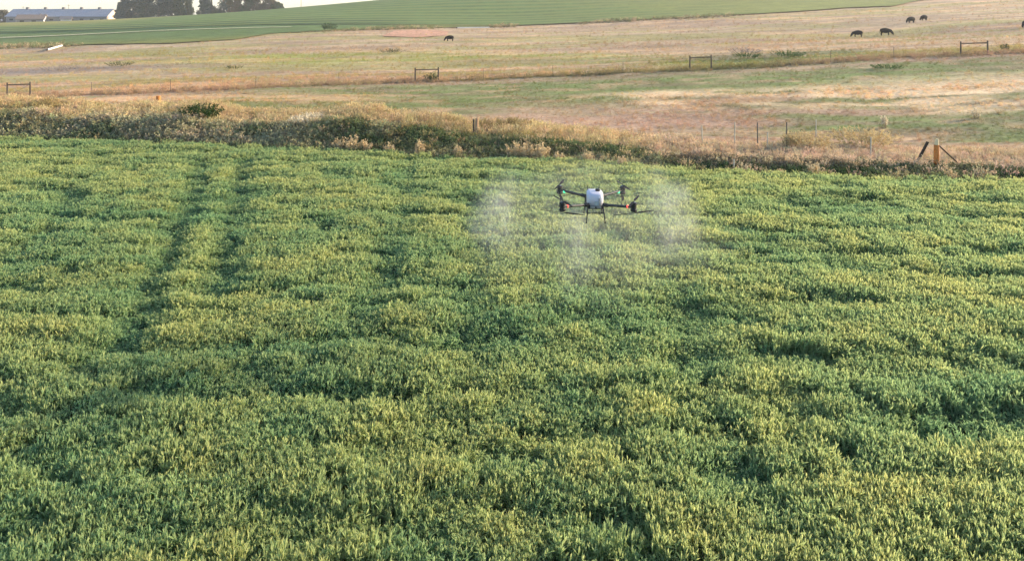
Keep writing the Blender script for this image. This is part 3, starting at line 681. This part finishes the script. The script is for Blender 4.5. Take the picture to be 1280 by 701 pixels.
# ------------------------------------------------------------------ cattle
black = mat('black_cattle_coat', (.004, .003, .003), .85, var=.3, scale=3, spec=.2)
def cow_mesh(kind):
    """one continuous body: trunk, neck, head and four jointed legs, grazing or standing"""
    V, E, Rr = [], [], []
    def add(p, r, parent=None):
        V.append(p); Rr.append(r if isinstance(r, tuple) else (r, r))
        if parent is not None: E.append((parent, len(V) - 1))
        return len(V) - 1
    rump = add((-1.0, 0, 1.14), (.40, .36)); pel = add((-.74, 0, 1.10), (.54, .53), rump); loin = add((-.3, 0, 1.06), (.60, .58), pel); mid_ = add((.18, 0, 1.05), (.62, .60), loin); sho = add((.58, 0, 1.10), (.56, .58), mid_)
    if kind == 'graze':
        n1 = add((.92, 0, 1.0), (.26, .34), sho); n2 = add((1.22, .02, .66), (.20, .25), n1); hd = add((1.40, .04, .38), (.18, .2), n2); mz = add((1.50, .05, .12), (.075, .085), hd)
    else:
        n1 = add((.85, 0, 1.2), (.17, .22), sho); n2 = add((1.12, .03, 1.36), (.13, .16), n1); hd = add((1.34, .05, 1.36), (.12, .14), n2); mz = add((1.60, .06, 1.24), (.075, .085), hd)
    for s_ in (-1, 1):
        e = add((V[hd][0] - .06, V[hd][1] + s_ * .22, V[hd][2] + .08), (.03, .05), hd)
        k = add((.50 + .05 * s_, s_ * .2, .72), (.17, .2), sho); w = add((.52 + .09 * s_, s_ * .2, .40), .1, k); f = add((.50 + .11 * s_, s_ * .2, .10), .05, w); add((.54 + .11 * s_, s_ * .2, .02), .06, f)
        k = add((-.70 + .04 * s_, s_ * .2, .76), (.22, .26), pel); w = add((-.88 + .08 * s_, s_ * .2, .46), .11, k); f = add((-.82 + .1 * s_, s_ * .2, .10), .05, w); add((-.78 + .1 * s_, s_ * .2, .02), .06, f)
    t = add((-1.12, 0, 1.16), .045, rump); t2 = add((-1.12, 0, .80), .03, t); add((-1.12, 0, .48), .05, t2)
    me = bpy.data.meshes.new('body_cage'); me.from_pydata(V, E, []); o = link(bpy.data.objects.new('body_cage', me))
    sk = o.modifiers.new('skin', 'SKIN'); sk.use_smooth_shade = True
    for i, r in enumerate(Rr): me.skin_vertices[0].data[i].radius = r
    me.skin_vertices[0].data[pel].use_root = True
    sb = o.modifiers.new('sub', 'SUBSURF'); sb.levels = 2; sb.render_levels = 2
    dg = bpy.context.evaluated_depsgraph_get(); out = bpy.data.meshes.new_from_object(o.evaluated_get(dg)); out.name = 'cow_body'
    out.materials.clear(); out.materials.append(black)
    bpy.data.objects.remove(o); bpy.data.meshes.remove(me); return out
cm = {k: cow_mesh(k) for k in ('graze', 'stand')}
for X, Y, kind, deg, sc, lb in [(-13.5, 158.5, 'graze', 195, .95, 'lone black cow grazing in the middle pasture'), (66.4, 141, 'graze', 170, .98, 'black cow grazing, leftmost of the four at the right'),
                            (72.1, 141.5, 'graze', -12, 1.1, 'black cow with head down to the right, second of the four at the right'), (88.9, 163.5, 'graze', 200, 1.08, 'black cow higher on the slope, left of the upper pair'),
                            (94.3, 168, 'graze', 203, 1.0, 'black cow grazing highest on the slope, right of the upper pair'), (94.1, 134.5, 'graze', 215, 1.05, 'black cow cut off by the right edge of the picture')]:
    o = link(bpy.data.objects.new('cow', cm[kind])); o.location = (X, Y, float(terrain(X, Y)) - .02); o.rotation_euler = (0, 0, math.radians(deg)); o.scale = (sc * .86,) * 3
    tag(o, lb, 'cow', 'black cattle grazing in the pasture')

# ------------------------------------------------------------------ distant trees
bark = mat('bark', (.075, .058, .045), .95, var=.3)
def tree(X, Y, h, w, shape, m, label, group, name='tree', n=3600):
    Z = float(terrain(X, Y)); root = empty(name, (X, Y, Z), R(0, 6)); tag(root, label, 'tree', group)
    tk = MB(); tk.tube([(0, 0, -.5), (R(-.2, .2), R(-.2, .2), h * .35), (R(-.3, .3), R(-.3, .3), h * .85)], [h * .028, h * .02, h * .006], 8)
    p = PM(); lobes = []
    for k in range(15):
        if shape == 'cone':
            t = (k + .5) / 15; z = h * (.10 + .88 * t); rr = w * .5 * (1 - t) ** .8; az = k * 2.4; rad = rr * R(.35, .6)
            c_ = Vector((rad * math.cos(az), rad * math.sin(az), z)); lobes.append((c_, max(.7, rr * .75), h * .09))
        else:
            t = R(.04, .95); z = h * t; rr = w * .5 * math.sin(min(1, .25 + t * .95) * math.pi * .82) ** .7; az = k * 2.4; rad = rr * R(.3, .75)
            c_ = Vector((rad * math.cos(az), rad * math.sin(az), z)); lobes.append((c_, w * R(.2, .32), h * R(.10, .17)))
        tk.tube([(0, 0, max(.1, lobes[-1][0].z - h * .15)), lobes[-1][0]], [h * .010, h * .003], 5)
    for k in range(n):
        c_, a, b = lobes[k % 15]; v = Vector((random.gauss(0, 1), random.gauss(0, 1), random.gauss(0, 1))).normalized() * R(.45, 1.05)
        q = c_ + Vector((v.x * a, v.y * a, v.z * b)); s = R(.5, 1.1)
        p.blade(q, ang(R(-.9, 1.0), R(0, 6.283)), s, s * .8, R(0, .3), R(0, .6), R(.3, 1))
    tk.build('trunk', bark, root)
    link(bpy.data.objects.new('crown', mesh_np('crown', np.array(p.v), p.f, m, {'tip': ('FLOAT', np.array(p.t, np.float32))})), root)
    return root
t_dk = leaf_mat('hazed_dark_leaf', (.026, .052, .04), (.052, .09, .062)); t_bl = leaf_mat('hazed_blue_green_leaf', (.03, .056, .048), (.062, .098, .078))  # leaf colours lifted so that part of the far haze is in them
t_yl = leaf_mat('yellow_green_leaf', (.10, .12, .035), (.20, .20, .07)); t_br = leaf_mat('brownish_leaf', (.06, .055, .03), (.12, .095, .05)); t_md = leaf_mat('mid_green_leaf', (.03, .05, .02), (.07, .09, .035))
fx = lambda px, Y: (px - 640) * Y * .001089
G1 = 'trees left of the gap on the left ridge'; G2 = 'trees right of the gap on the left ridge'
TR = [(149, 425, 8.0, 7.5, 'cone', t_bl, 'small dark pine at the left end of the tree group beside the barn', G1), (159, 432, 9.5, 9, 'round', t_bl, 'dark rounded tree second from the left end beside the barn', G1),
      (172, 428, 10, 10, 'round', t_dk, 'low dark tree before the tall left trees', G1), (182, 440, 18, 13, 'round', t_bl, 'tall dark tree at the left of the first tree group', G1), (198, 436, 19, 15, 'round', t_dk, 'tall dark tree in the middle of the first tree group', G1),
      (214, 440, 18.5, 14, 'round', t_dk, 'tall dark tree right of the middle in the first tree group', G1), (225, 434, 16, 10, 'round', t_md, 'dark green tree beside the yellow-green tree', G1), (234, 440, 18, 8.5, 'round', t_yl, 'yellow-green tree at the right end of the first tree group', G1),
      (255, 436, 17, 8.5, 'cone', t_bl, 'dark pointed tree just right of the gap in the trees', G2), (264, 440, 18, 13, 'round', t_dk, 'tall dark tree second right of the gap', G2), (279, 446, 19, 14, 'round', t_bl, 'tall dark tree in the middle of the second tree group', G2),
      (293, 438, 17, 11, 'round', t_br, 'brownish tree in the second tree group', G2), (306, 444, 16, 13, 'round', t_md, 'dark green tree right of the brownish tree', G2), (322, 448, 13, 13, 'round', t_br, 'rusty brown low tree near the right end of the second tree group', G2),
      (336, 446, 10.5, 12, 'round', t_br, 'low brown tree at the right end of the second tree group', G2), (347, 448, 7.5, 9, 'round', t_md, 'small bush-like tree ending the second tree group', G2),
      (4, 450, 9.5, 9, 'round', t_br, 'bare brownish tree left of the barn', None)]
G3 = 'dark trees behind the right ridge'
TR += [(1060, 350, 9, 9, 'round', t_yl, 'pale yellow-green tree left of the blue house', G3), (1084, 352, 8.5, 7, 'round', t_yl, 'small pale tree beside the blue house roof', G3), (1136, 352, 9, 8, 'round', t_dk, 'dark tree right of the blue house', G3),
       (1152, 355, 8.5, 9, 'round', t_yl, 'pale bushy tree between the dark trees on the right ridge', G3), (1168, 357, 11, 9, 'round', t_dk, 'dark tree right of the pale bushy tree', G3),
       (1188, 360, 15, 14, 'round', t_bl, 'wide dark tree, left of the dark trees by the right edge', G3), (1210, 358, 16, 15, 'round', t_dk, 'wide dark tree, middle of the dark trees by the right edge', G3),
       (1236, 360, 16, 15, 'round', t_bl, 'wide dark tree, right of the dark trees by the right edge', G3), (1262, 356, 15, 14, 'round', t_br, 'brownish tree in the top right corner', G3)]
for px, Y, h, w, sh, m, lb, g in TR: tree(fx(px, Y), Y, h * (1.3 if g == G1 or g == G2 else 1), w * (.88 if g == G1 or g == G2 else 1.1), sh, m, lb, g)

# ------------------------------------------------------------------ far buildings
roof_m = mat('blue_grey_roof', (.24, .25, .29), .65, var=.1, scale=.6); wall_l = mat('cream_wall', (.62, .50, .38), .8, var=.08, scale=.5); wall_d = mat('grey_wall', (.20, .19, .19), .8, var=.1, scale=.5)
dark_g = mat('dark_glass', (.02, .022, .028), .2, spec=.5); vent_m = mat('vent_metal', (.14, .13, .13), .6); white_w = mat('white_wall', (.72, .66, .60), .7, var=.06, scale=.4)
def barn(X, Y, L, W, eave, ridge, label, name='barn', vents=5, roof=None, wall=None, end=None, rz=0, doors=1, cat='barn'):
    Z = float(terrain(X, Y)); root = empty(name, (X, Y, Z), rz); tag(root, label, cat)
    a, b = L / 2, W / 2
    MB().box((0, 0, eave / 2 - .5), (L - .1, W, eave + 1)).build('wall', wall, root)
    for s_ in (-1, 1):
        x0 = s_ * (a - .04); x1 = s_ * (a + .06)
        pr = [(-b, -.8), (b, -.8), (b, eave), (0, ridge), (-b, eave)]
        g = MB().add([(x0, p, z) for p, z in pr] + [(x1, p, z) for p, z in pr], [(0, 1, 2, 3, 4), (9, 8, 7, 6, 5)] + [(i, (i + 1) % 5, (i + 1) % 5 + 5, i + 5) for i in range(5)]).build('gable_wall', end or wall, root)
        if doors:
            MB().box((s_ * (a + .09), 0, 1.4), (.12, W * .26, 2.8)).build('door', dark_g, root)
    o = .7; dz = (ridge - eave) / b * o
    rf = MB()
    for s_ in (-1, 1):
        rf.add([(-a - .6, s_ * (b + o), eave - dz), (a + .6, s_ * (b + o), eave - dz), (a + .6, 0, ridge + .02), (-a - .6, 0, ridge + .02),
                (-a - .6, s_ * (b + o), eave - dz + .28), (a + .6, s_ * (b + o), eave - dz + .28), (a + .6, 0, ridge + .3), (-a - .6, 0, ridge + .3)],
               [(0, 1, 2, 3), (7, 6, 5, 4), (0, 4, 5, 1), (0, 3, 7, 4), (1, 5, 6, 2)])
    r_ = rf.build('roof', roof, root)
    for k in range(vents):
        x = -a + L * (k + .75) / (vents + .5)
        v = MB().box((x, 0, ridge + .55), (1.3, 1.3, 1.3)).box((x, 0, ridge + 1.32), (1.8, 1.8, .22), taper=.5).build('roof_vent', vent_m, r_)
    for k in range(int(L / 6)):
        x = -a + 3 + k * 6
        w = MB().box((x, -b - .03, eave * .55), (2.2, .1, 1.0)).build('window', dark_g, root)
    return root
barn(-272, 445, 60, 14, 4.6, 8.6, 'long low barn with blue-grey roof, five ridge vents and a sunlit cream gable', roof=roof_m, wall=wall_d, end=wall_l)
barn(fx(42, 436), 434, 14, 8, 3.2, 5.4, 'small grey shed in front of the long barn', 'shed', 0, mat('shed_roof_brown', (.16, .12, .10), .8), wall_d, white_w, rz=.3, cat='shed')
barn(fx(82, 430), 430, 5, 4, 2.4, 3.6, 'little white hut in front of the long barn', 'hut', 0, mat('hut_roof', (.30, .22, .18), .8), white_w, white_w, rz=.4, cat='hut')
barn(fx(148, 470), 470, 22, 10, 4.5, 6.6, 'tan shed behind the right end of the long barn', 'shed', 0, mat('shed_roof_tan', (.42, .32, .24), .8), wall_l, wall_l, cat='shed')
barn(fx(6, 480), 480, 26, 10, 4, 6.5, 'pale shed at the left edge behind the bare tree', 'shed', 0, mat('shed_roof_grey', (.40, .36, .35), .8), white_w, white_w, cat='shed')
barn(fx(1112, 352), 352, 15, 9, 4.2, 7.0, 'house with blue roof and white walls behind the right ridge', 'house', 0, mat('blue_roof', (.10, .16, .30), .6), white_w, white_w, rz=.15, cat='house')
barn(fx(1040, 380), 380, 12, 8, 4.0, 6.5, 'pale house peeking over the ridge left of the blue house', 'house', 0, mat('blue_grey_house_roof', (.18, .20, .26), .6), white_w, white_w, rz=.15, cat='house')
# feed silos between shed and barn
for px, h, lb in ((50, 6.4, 'white feed silo in front of the barn, left of the two'), (56, 6.0, 'white feed silo in front of the barn, right of the two')):
    X = fx(px, 438); s_ = empty('feed_silo', (X, 438, float(terrain(X, 438)))); tag(s_, lb, 'silo', 'feed silos at the barn')
    MB().lathe((0, 0, h * .28), [(.3, 0), (1.0, h * .22), (1.0, h * .6)], 14).build('tank', white_w, s_, smooth=False)
    MB().lathe((0, 0, h * .88), [(1.02, 0), (.2, h * .12)], 14).build('lid', vent_m, s_)
    for k in range(4):
        t = math.pi / 4 + k * math.pi / 2
        MB().tube([(.95 * math.cos(t), .95 * math.sin(t), -.3), (.95 * math.cos(t), .95 * math.sin(t), h * .5)], .06, 5).build('leg', vent_m, s_)
# utility poles
for px, Y, h, lb in ((150, 455, 16, 'thin utility pole beside the first tree group'), (376, 440, 13, 'thin utility pole on the ridge right of the trees'), (28, 470, 13, 'thin utility pole above the left end of the barn'), (85, 470, 13, 'thin utility pole above the middle of the barn')):
    X = fx(px, Y); u = empty('utility_pole', (X, Y, float(terrain(X, Y)))); tag(u, lb, 'utility pole', 'far utility poles')
    MB().tube([(0, 0, -.5), (0, 0, h)], [.17, .11], 8).build('pole', wood, u)
    MB().box((0, 0, h - .7), (2.2, .12, .14)).build('crossarm', wood, u)

# ------------------------------------------------------------------ the spraying drone
DR = Vector((1.85, 16.45, 3.25))
drone = empty('spraying_drone', DR, math.radians(-1.5)); tag(drone, 'white and black four-armed spraying drone hovering over the crop', 'drone')
carbon = mat('carbon_arm', (.012, .012, .014), .45, var=.2, spec=.5); plast = mat('black_plastic', (.018, .018, .02), .5); tank_m = mat('milky_tank', (.50, .49, .56), .45, var=.05, scale=5, spec=.5)
shell = mat('grey_shell', (.20, .21, .22), .4); clear = mat('tank_grey_window', (.30, .34, .36), .3); beige = mat('beige_cap', (.6, .47, .36), .5); metal = mat('motor_metal', (.25, .25, .26), .35, metal=.9)
blade_m = mat('rotor_blade_black', (.02, .02, .022), .8, spec=.1)
red_l = mat('red_lamp', (.6, .05, .04), .4, emit=((1, .10, .07), .8)); grn_l = mat('green_lamp', (.05, .6, .3), .4, emit=((.08, 1, .42), .6))
# tank and body (local origin: body centre, drone nose towards the camera, -Y)
body = MB().box((0, .04, -.135), (.38, .70, .10), taper=.92).build('body', plast, drone, bevel=.03)
MB().box((0, -.322, -.13), (.24, .03, .05)).build('nose_panel', shell, body, bevel=.008)
MB().tube([(0, -.33, -.13), (0, -.352, -.13)], .018, 12).build('camera_lens', dark_g, body)
tb = MB()
prof = [(.16, .20, 0.0), (.178, .25, .03), (.182, .26, .16), (.178, .255, .245), (.16, .225, .272), (.09, .12, .28)]
n = 28; vs_, fs_ = [], []
for hx, hy, z in prof:
    for k in range(n):
        t = 2 * math.pi * k / n; c_, s_ = math.cos(t), math.sin(t); e = .55
        vs_.append((hx * math.copysign(abs(c_) ** e, c_), -.08 + hy * math.copysign(abs(s_) ** e, s_), z))
for i in range(len(prof) - 1):
    for k in range(n): fs_.append((i * n + k, i * n + (k + 1) % n, (i + 1) * n + (k + 1) % n, (i + 1) * n + k))
fs_ += [tuple(reversed(range(n))), tuple(range((len(prof) - 1) * n, len(prof) * n))]
tank = tb.add(vs_, fs_).build('tank', tank_m, drone, smooth=True, loc=(0, 0, -.12))
MB().box((.02, -.349, .075), (.09, .02, .10)).build('level_window', clear, tank, bevel=.006)
MB().box((.075, -.347, .11), (.022, .03, .16)).build('filler_pipe', shell, tank, bevel=.006)
MB().lathe((.07, -.03, .275), [(.055, 0), (.055, .035), (.04, .05)], 16).build('tank_cap', plast, tank)
MB().box((0, .34, .0), (.30, .20, .20), taper=.9).build('battery', shell, drone, bevel=.02)
for sx in (-1, 1):
    for front in (1, 0):
        jx, jy, jz = sx * .18, (-.36 if front else .40), (-.07 if front else -.07); px_, py_ = sx * (.755 if front else .745), (-.88 if front else .93)
        pz = .03 if front else -.06
        arm = MB().tube([(jx, jy, jz), (px_, py_, pz)], [.032, .027], 12).build('arm', carbon, drone)
        d = Vector((px_ - jx, py_ - jy, 0)).normalized()
        MB().tube([(jx - d.x * .02, jy - d.y * .02, jz), (jx + d.x * .10, jy + d.y * .10, jz + .008)], .042, 12).build('arm_joint', plast, arm)
        # lamp near the outer end of the arm
        q = Vector((px_, py_, pz)) - d * .15
        MB().lathe((q.x, q.y, q.z - .012), [(.018, -.035), (.030, -.022), (.030, .014), (.014, .026)], 12).build('lamp', red_l if front else grn_l, drone)
        # coaxial motor pair
        pod = MB().lathe((px_, py_, pz), [(.035, -.10), (.066, -.09), (.070, -.05), (.056, -.035), (.056, .035), (.070, .05), (.066, .09), (.035, .10)], 16).build('motor_pod', plast, drone)
        MB().lathe((px_, py_, pz + .088), [(.042, 0), (.042, .014), (.018, .028)], 14).build('upper_motor', metal, pod)
        MB().lathe((px_, py_, pz - .116), [(.018, 0), (.042, .014), (.042, .028)], 14).build('lower_motor', metal, pod)
        base = {(-1, 1): (158, 112), (1, 1): (24, 70), (-1, 0): (96, 75), (1, 0): (84, 102)}[(sx, front)]
        for lvl, a0 in ((.125, base[1]), (-.125, base[0])):
            for half in (0, 180):
                th = math.radians(a0 + half); bl = MB(); pts = []
                prof_b = [(.02, .014, .0), (.10, .026, .20), (.25, .032, .15), (.38, .024, .10), (.50, .012, .06)]
                for r_, w_, pitch in prof_b:
                    for e_, zz in ((-1, -1), (1, 1)):
                        for th_ in (.002, -.002):
                            pts.append((r_, e_ * w_, e_ * w_ * math.sin(pitch) + th_))
                fs = []
                for i in range(len(prof_b) - 1):
                    a = i * 4; b = a + 4
                    fs += [(a, a + 2, b + 2, b), (a + 3, a + 1, b + 1, b + 3), (a + 1, a, b, b + 1), (a + 2, a + 3, b + 3, b + 2)]
                fs += [(0, 1, 3, 2), (16, 18, 19, 17)]
                rot = Matrix.Rotation(th, 3, 'Z')
                bl.add([rot @ Vector(p_) + Vector((px_, py_, pz + lvl)) for p_ in pts], fs).build('rotor_blade', blade_m, drone)
        if not front:
            noz = MB().tube([(px_ - sx * .02, py_ - .02, pz - .11), (px_ - sx * .02, py_ - .02, pz - .34)], .011, 8).build('spray_lance', plast, drone)
            MB().lathe((px_ - sx * .02, py_ - .02, pz - .40), [(.045, 0), (.055, .015), (.03, .05), (.018, .07)], 14).build('spray_disc', plast, noz)
            MB().tube([(jx, jy, -.06), (px_ - sx * .25, py_ - .18, pz - .06), (px_ - sx * .03, py_ - .02, pz - .16)], .007, 6).build('hose', plast, drone)
# landing gear
for sx in (-1, 1):
    for yy, fz in ((-.30, -.46), (.42, -.46)):
        MB().tube([(sx * .165, yy + (.03 if yy < 0 else -.03), -.07), (sx * .185, yy, -.28), (sx * .205, yy - (.02 if yy < 0 else -.02), fz)], [.016, .014, .012], 10).build('landing_leg', carbon, drone)
        MB().lathe((sx * .205, yy - (.02 if yy < 0 else -.02), fz - .025), [(.014, 0), (.018, .01), (.014, .035)], 10).build('rubber_foot', plast, drone)
    MB().tube([(sx * .186, -.30, -.285), (sx * .186, .42, -.285)], .010, 8).build('skid_bar', carbon, drone)
for yy in (-.30, .42): MB().tube([(-.186, yy, -.27), (.186, yy, -.27)], .011, 8).build('crossbar', carbon, drone)
for sx in (-1, 1):
    MB().lathe((sx * .085, -.12, -.19), [(.03, 0), (.055, .01), (.055, .05), (.03, .07)], 14).build('pump', plast, drone)
    MB().box((sx * .05, -.16, -.145), (.07, .05, .05)).build('pump_bracket', beige, drone, bevel=.008)
MB().lathe((0, -.2, -.165), [(.02, 0), (.035, .01), (.035, .05)], 14).build('radar', plast, drone)
MB().tube([(.13, .30, .05), (.13, .30, .2)], .008, 6).build('antenna', plast, drone)
MB().tube([(-.13, .30, .05), (-.13, .30, .2)], .008, 6).build('antenna', plast, drone)

# ------------------------------------------------------------------ spray drifting off the nozzles
def mist_mat(name, dens, seed, stretch=(1, 1, 1), thr=.42):
    m = bpy.data.materials.new(name); m.use_nodes = True
    nt = m.node_tree; nt.nodes.clear(); L = nt.links.new
    out = nt.nodes.new('ShaderNodeOutputMaterial'); pv = nt.nodes.new('ShaderNodeVolumePrincipled')
    pv.inputs['Color'].default_value = (.97, .97, .98, 1); pv.inputs['Anisotropy'].default_value = .4
    tc = nt.nodes.new('ShaderNodeTexCoord')
    wz = nt.nodes.new('ShaderNodeTexNoise'); wz.inputs['Scale'].default_value = 1.3; wz.inputs['Detail'].default_value = 2
    sh = nt.nodes.new('ShaderNodeVectorMath'); sh.operation = 'ADD'; sh.inputs[1].default_value = (seed * 1.7, seed, 0); L(tc.outputs['Object'], sh.inputs[0]); L(sh.outputs[0], wz.inputs['Vector'])
    s1 = nt.nodes.new('ShaderNodeVectorMath'); s1.operation = 'SUBTRACT'; s1.inputs[1].default_value = (.5, .5, .5); L(wz.outputs['Color'], s1.inputs[0])
    s2 = nt.nodes.new('ShaderNodeVectorMath'); s2.operation = 'SCALE'; s2.inputs['Scale'].default_value = 1.1; L(s1.outputs[0], s2.inputs[0])
    s3 = nt.nodes.new('ShaderNodeVectorMath'); s3.operation = 'ADD'; L(tc.outputs['Object'], s3.inputs[0]); L(s2.outputs[0], s3.inputs[1])
    ln = nt.nodes.new('ShaderNodeVectorMath'); ln.operation = 'LENGTH'; L(s3.outputs[0], ln.inputs[0])
    l0 = nt.nodes.new('ShaderNodeVectorMath'); l0.operation = 'LENGTH'; L(tc.outputs['Object'], l0.inputs[0])
    rim = nt.nodes.new('ShaderNodeMapRange'); rim.interpolation_type = 'SMOOTHSTEP'; rim.inputs[1].default_value = 1.0; rim.inputs[2].default_value = .6; L(l0.outputs['Value'], rim.inputs[0])
    fall = nt.nodes.new('ShaderNodeMapRange'); fall.interpolation_type = 'SMOOTHERSTEP'
    fall.inputs[1].default_value = 1.1; fall.inputs[2].default_value = .0; fall.inputs[3].default_value = 0; fall.inputs[4].default_value = 1
    L(ln.outputs['Value'], fall.inputs[0])
    mp = nt.nodes.new('ShaderNodeMapping'); mp.inputs['Location'].default_value = (seed, seed * .7, seed * .3); mp.inputs['Scale'].default_value = stretch
    L(tc.outputs['Object'], mp.inputs[0])
    nz = nt.nodes.new('ShaderNodeTexNoise'); nz.inputs['Scale'].default_value = 1.6; nz.inputs['Detail'].default_value = 2; nz.inputs['Distortion'].default_value = .6
    L(mp.outputs[0], nz.inputs['Vector'])
    rg = nt.nodes.new('ShaderNodeMapRange'); rg.inputs[1].default_value = thr; rg.inputs[2].default_value = .72; rg.inputs[3].default_value = .25; rg.inputs[4].default_value = 1; L(nz.outputs['Fac'], rg.inputs[0])
    a = nt.nodes.new('ShaderNodeMath'); a.operation = 'MULTIPLY'; L(fall.outputs[0], a.inputs[0]); L(rg.outputs[0], a.inputs[1])
    a2 = nt.nodes.new('ShaderNodeMath'); a2.operation = 'MULTIPLY'; L(a.outputs[0], a2.inputs[0]); L(rim.outputs[0], a2.inputs[1]); a = a2
    b = nt.nodes.new('ShaderNodeMath'); b.operation = 'MULTIPLY'; b.inputs[1].default_value = dens; L(a.outputs[0], b.inputs[0])
    L(b.outputs[0], pv.inputs['Density']); L(pv.outputs[0], out.inputs['Volume'])
    return m
def mist(c, r, dens, seed, label, tilt=0):
    bm = bmesh.new(); bmesh.ops.create_icosphere(bm, subdivisions=3, radius=1.0); me = bpy.data.meshes.new('spray_mist'); bm.to_mesh(me); bm.free()
    me.materials.append(mist_mat('spray_mist_air', dens, seed)); o = link(bpy.data.objects.new('spray_mist', me)); o.location = c; o.scale = r; o.rotation_euler = (0, tilt, 0)
    tag(o, label, 'mist', 'spray drifting from the drone', kind='stuff'); return o
mist((-.15, 17.2, 3.15), (.80, 1.3, .95), .25, 1.3, 'upper curl of pale spray left of the drone', .5)
mist((-.45, 17.0, 2.5), (.85, 1.3, 1.15), .23, 2.6, 'lower drift of pale spray left of the drone', -.2)
mist((1.5, 16.5, 2.05), (.75, 1.1, 1.45), .24, 4.1, 'pale column of spray falling below the drone', .1)
mist((3.45, 17.0, 3.2), (.95, 1.3, .85), .24, 7.7, 'upper curl of pale spray right of the drone', .6)
mist((3.85, 17.0, 2.55), (.75, 1.3, 1.25), .26, 6.4, 'lower drift of pale spray right of the drone', .25)
mist((1.75, 17.4, 2.3), (4.4, 2.6, 2.1), .12, 9.2, 'thin veil of spray spread round the drone over the crop')

# ------------------------------------------------------------------ the air
hz = MB().box((0, 985, 5), (2700, 2120, 110)).build('haze', None)
hm = bpy.data.materials.new('hazy_air'); hm.use_nodes = True; nt = hm.node_tree; nt.nodes.clear()
out = nt.nodes.new('ShaderNodeOutputMaterial'); pv = nt.nodes.new('ShaderNodeVolumePrincipled')
pv.inputs['Color'].default_value = (.92, .93, .96, 1); pv.inputs['Density'].default_value = .00024; pv.inputs['Anisotropy'].default_value = .2
nt.links.new(pv.outputs[0], out.inputs['Volume']); hz.data.materials.append(hm)
tag(hz, 'light evening haze in the air over the fields', 'haze', kind='stuff')
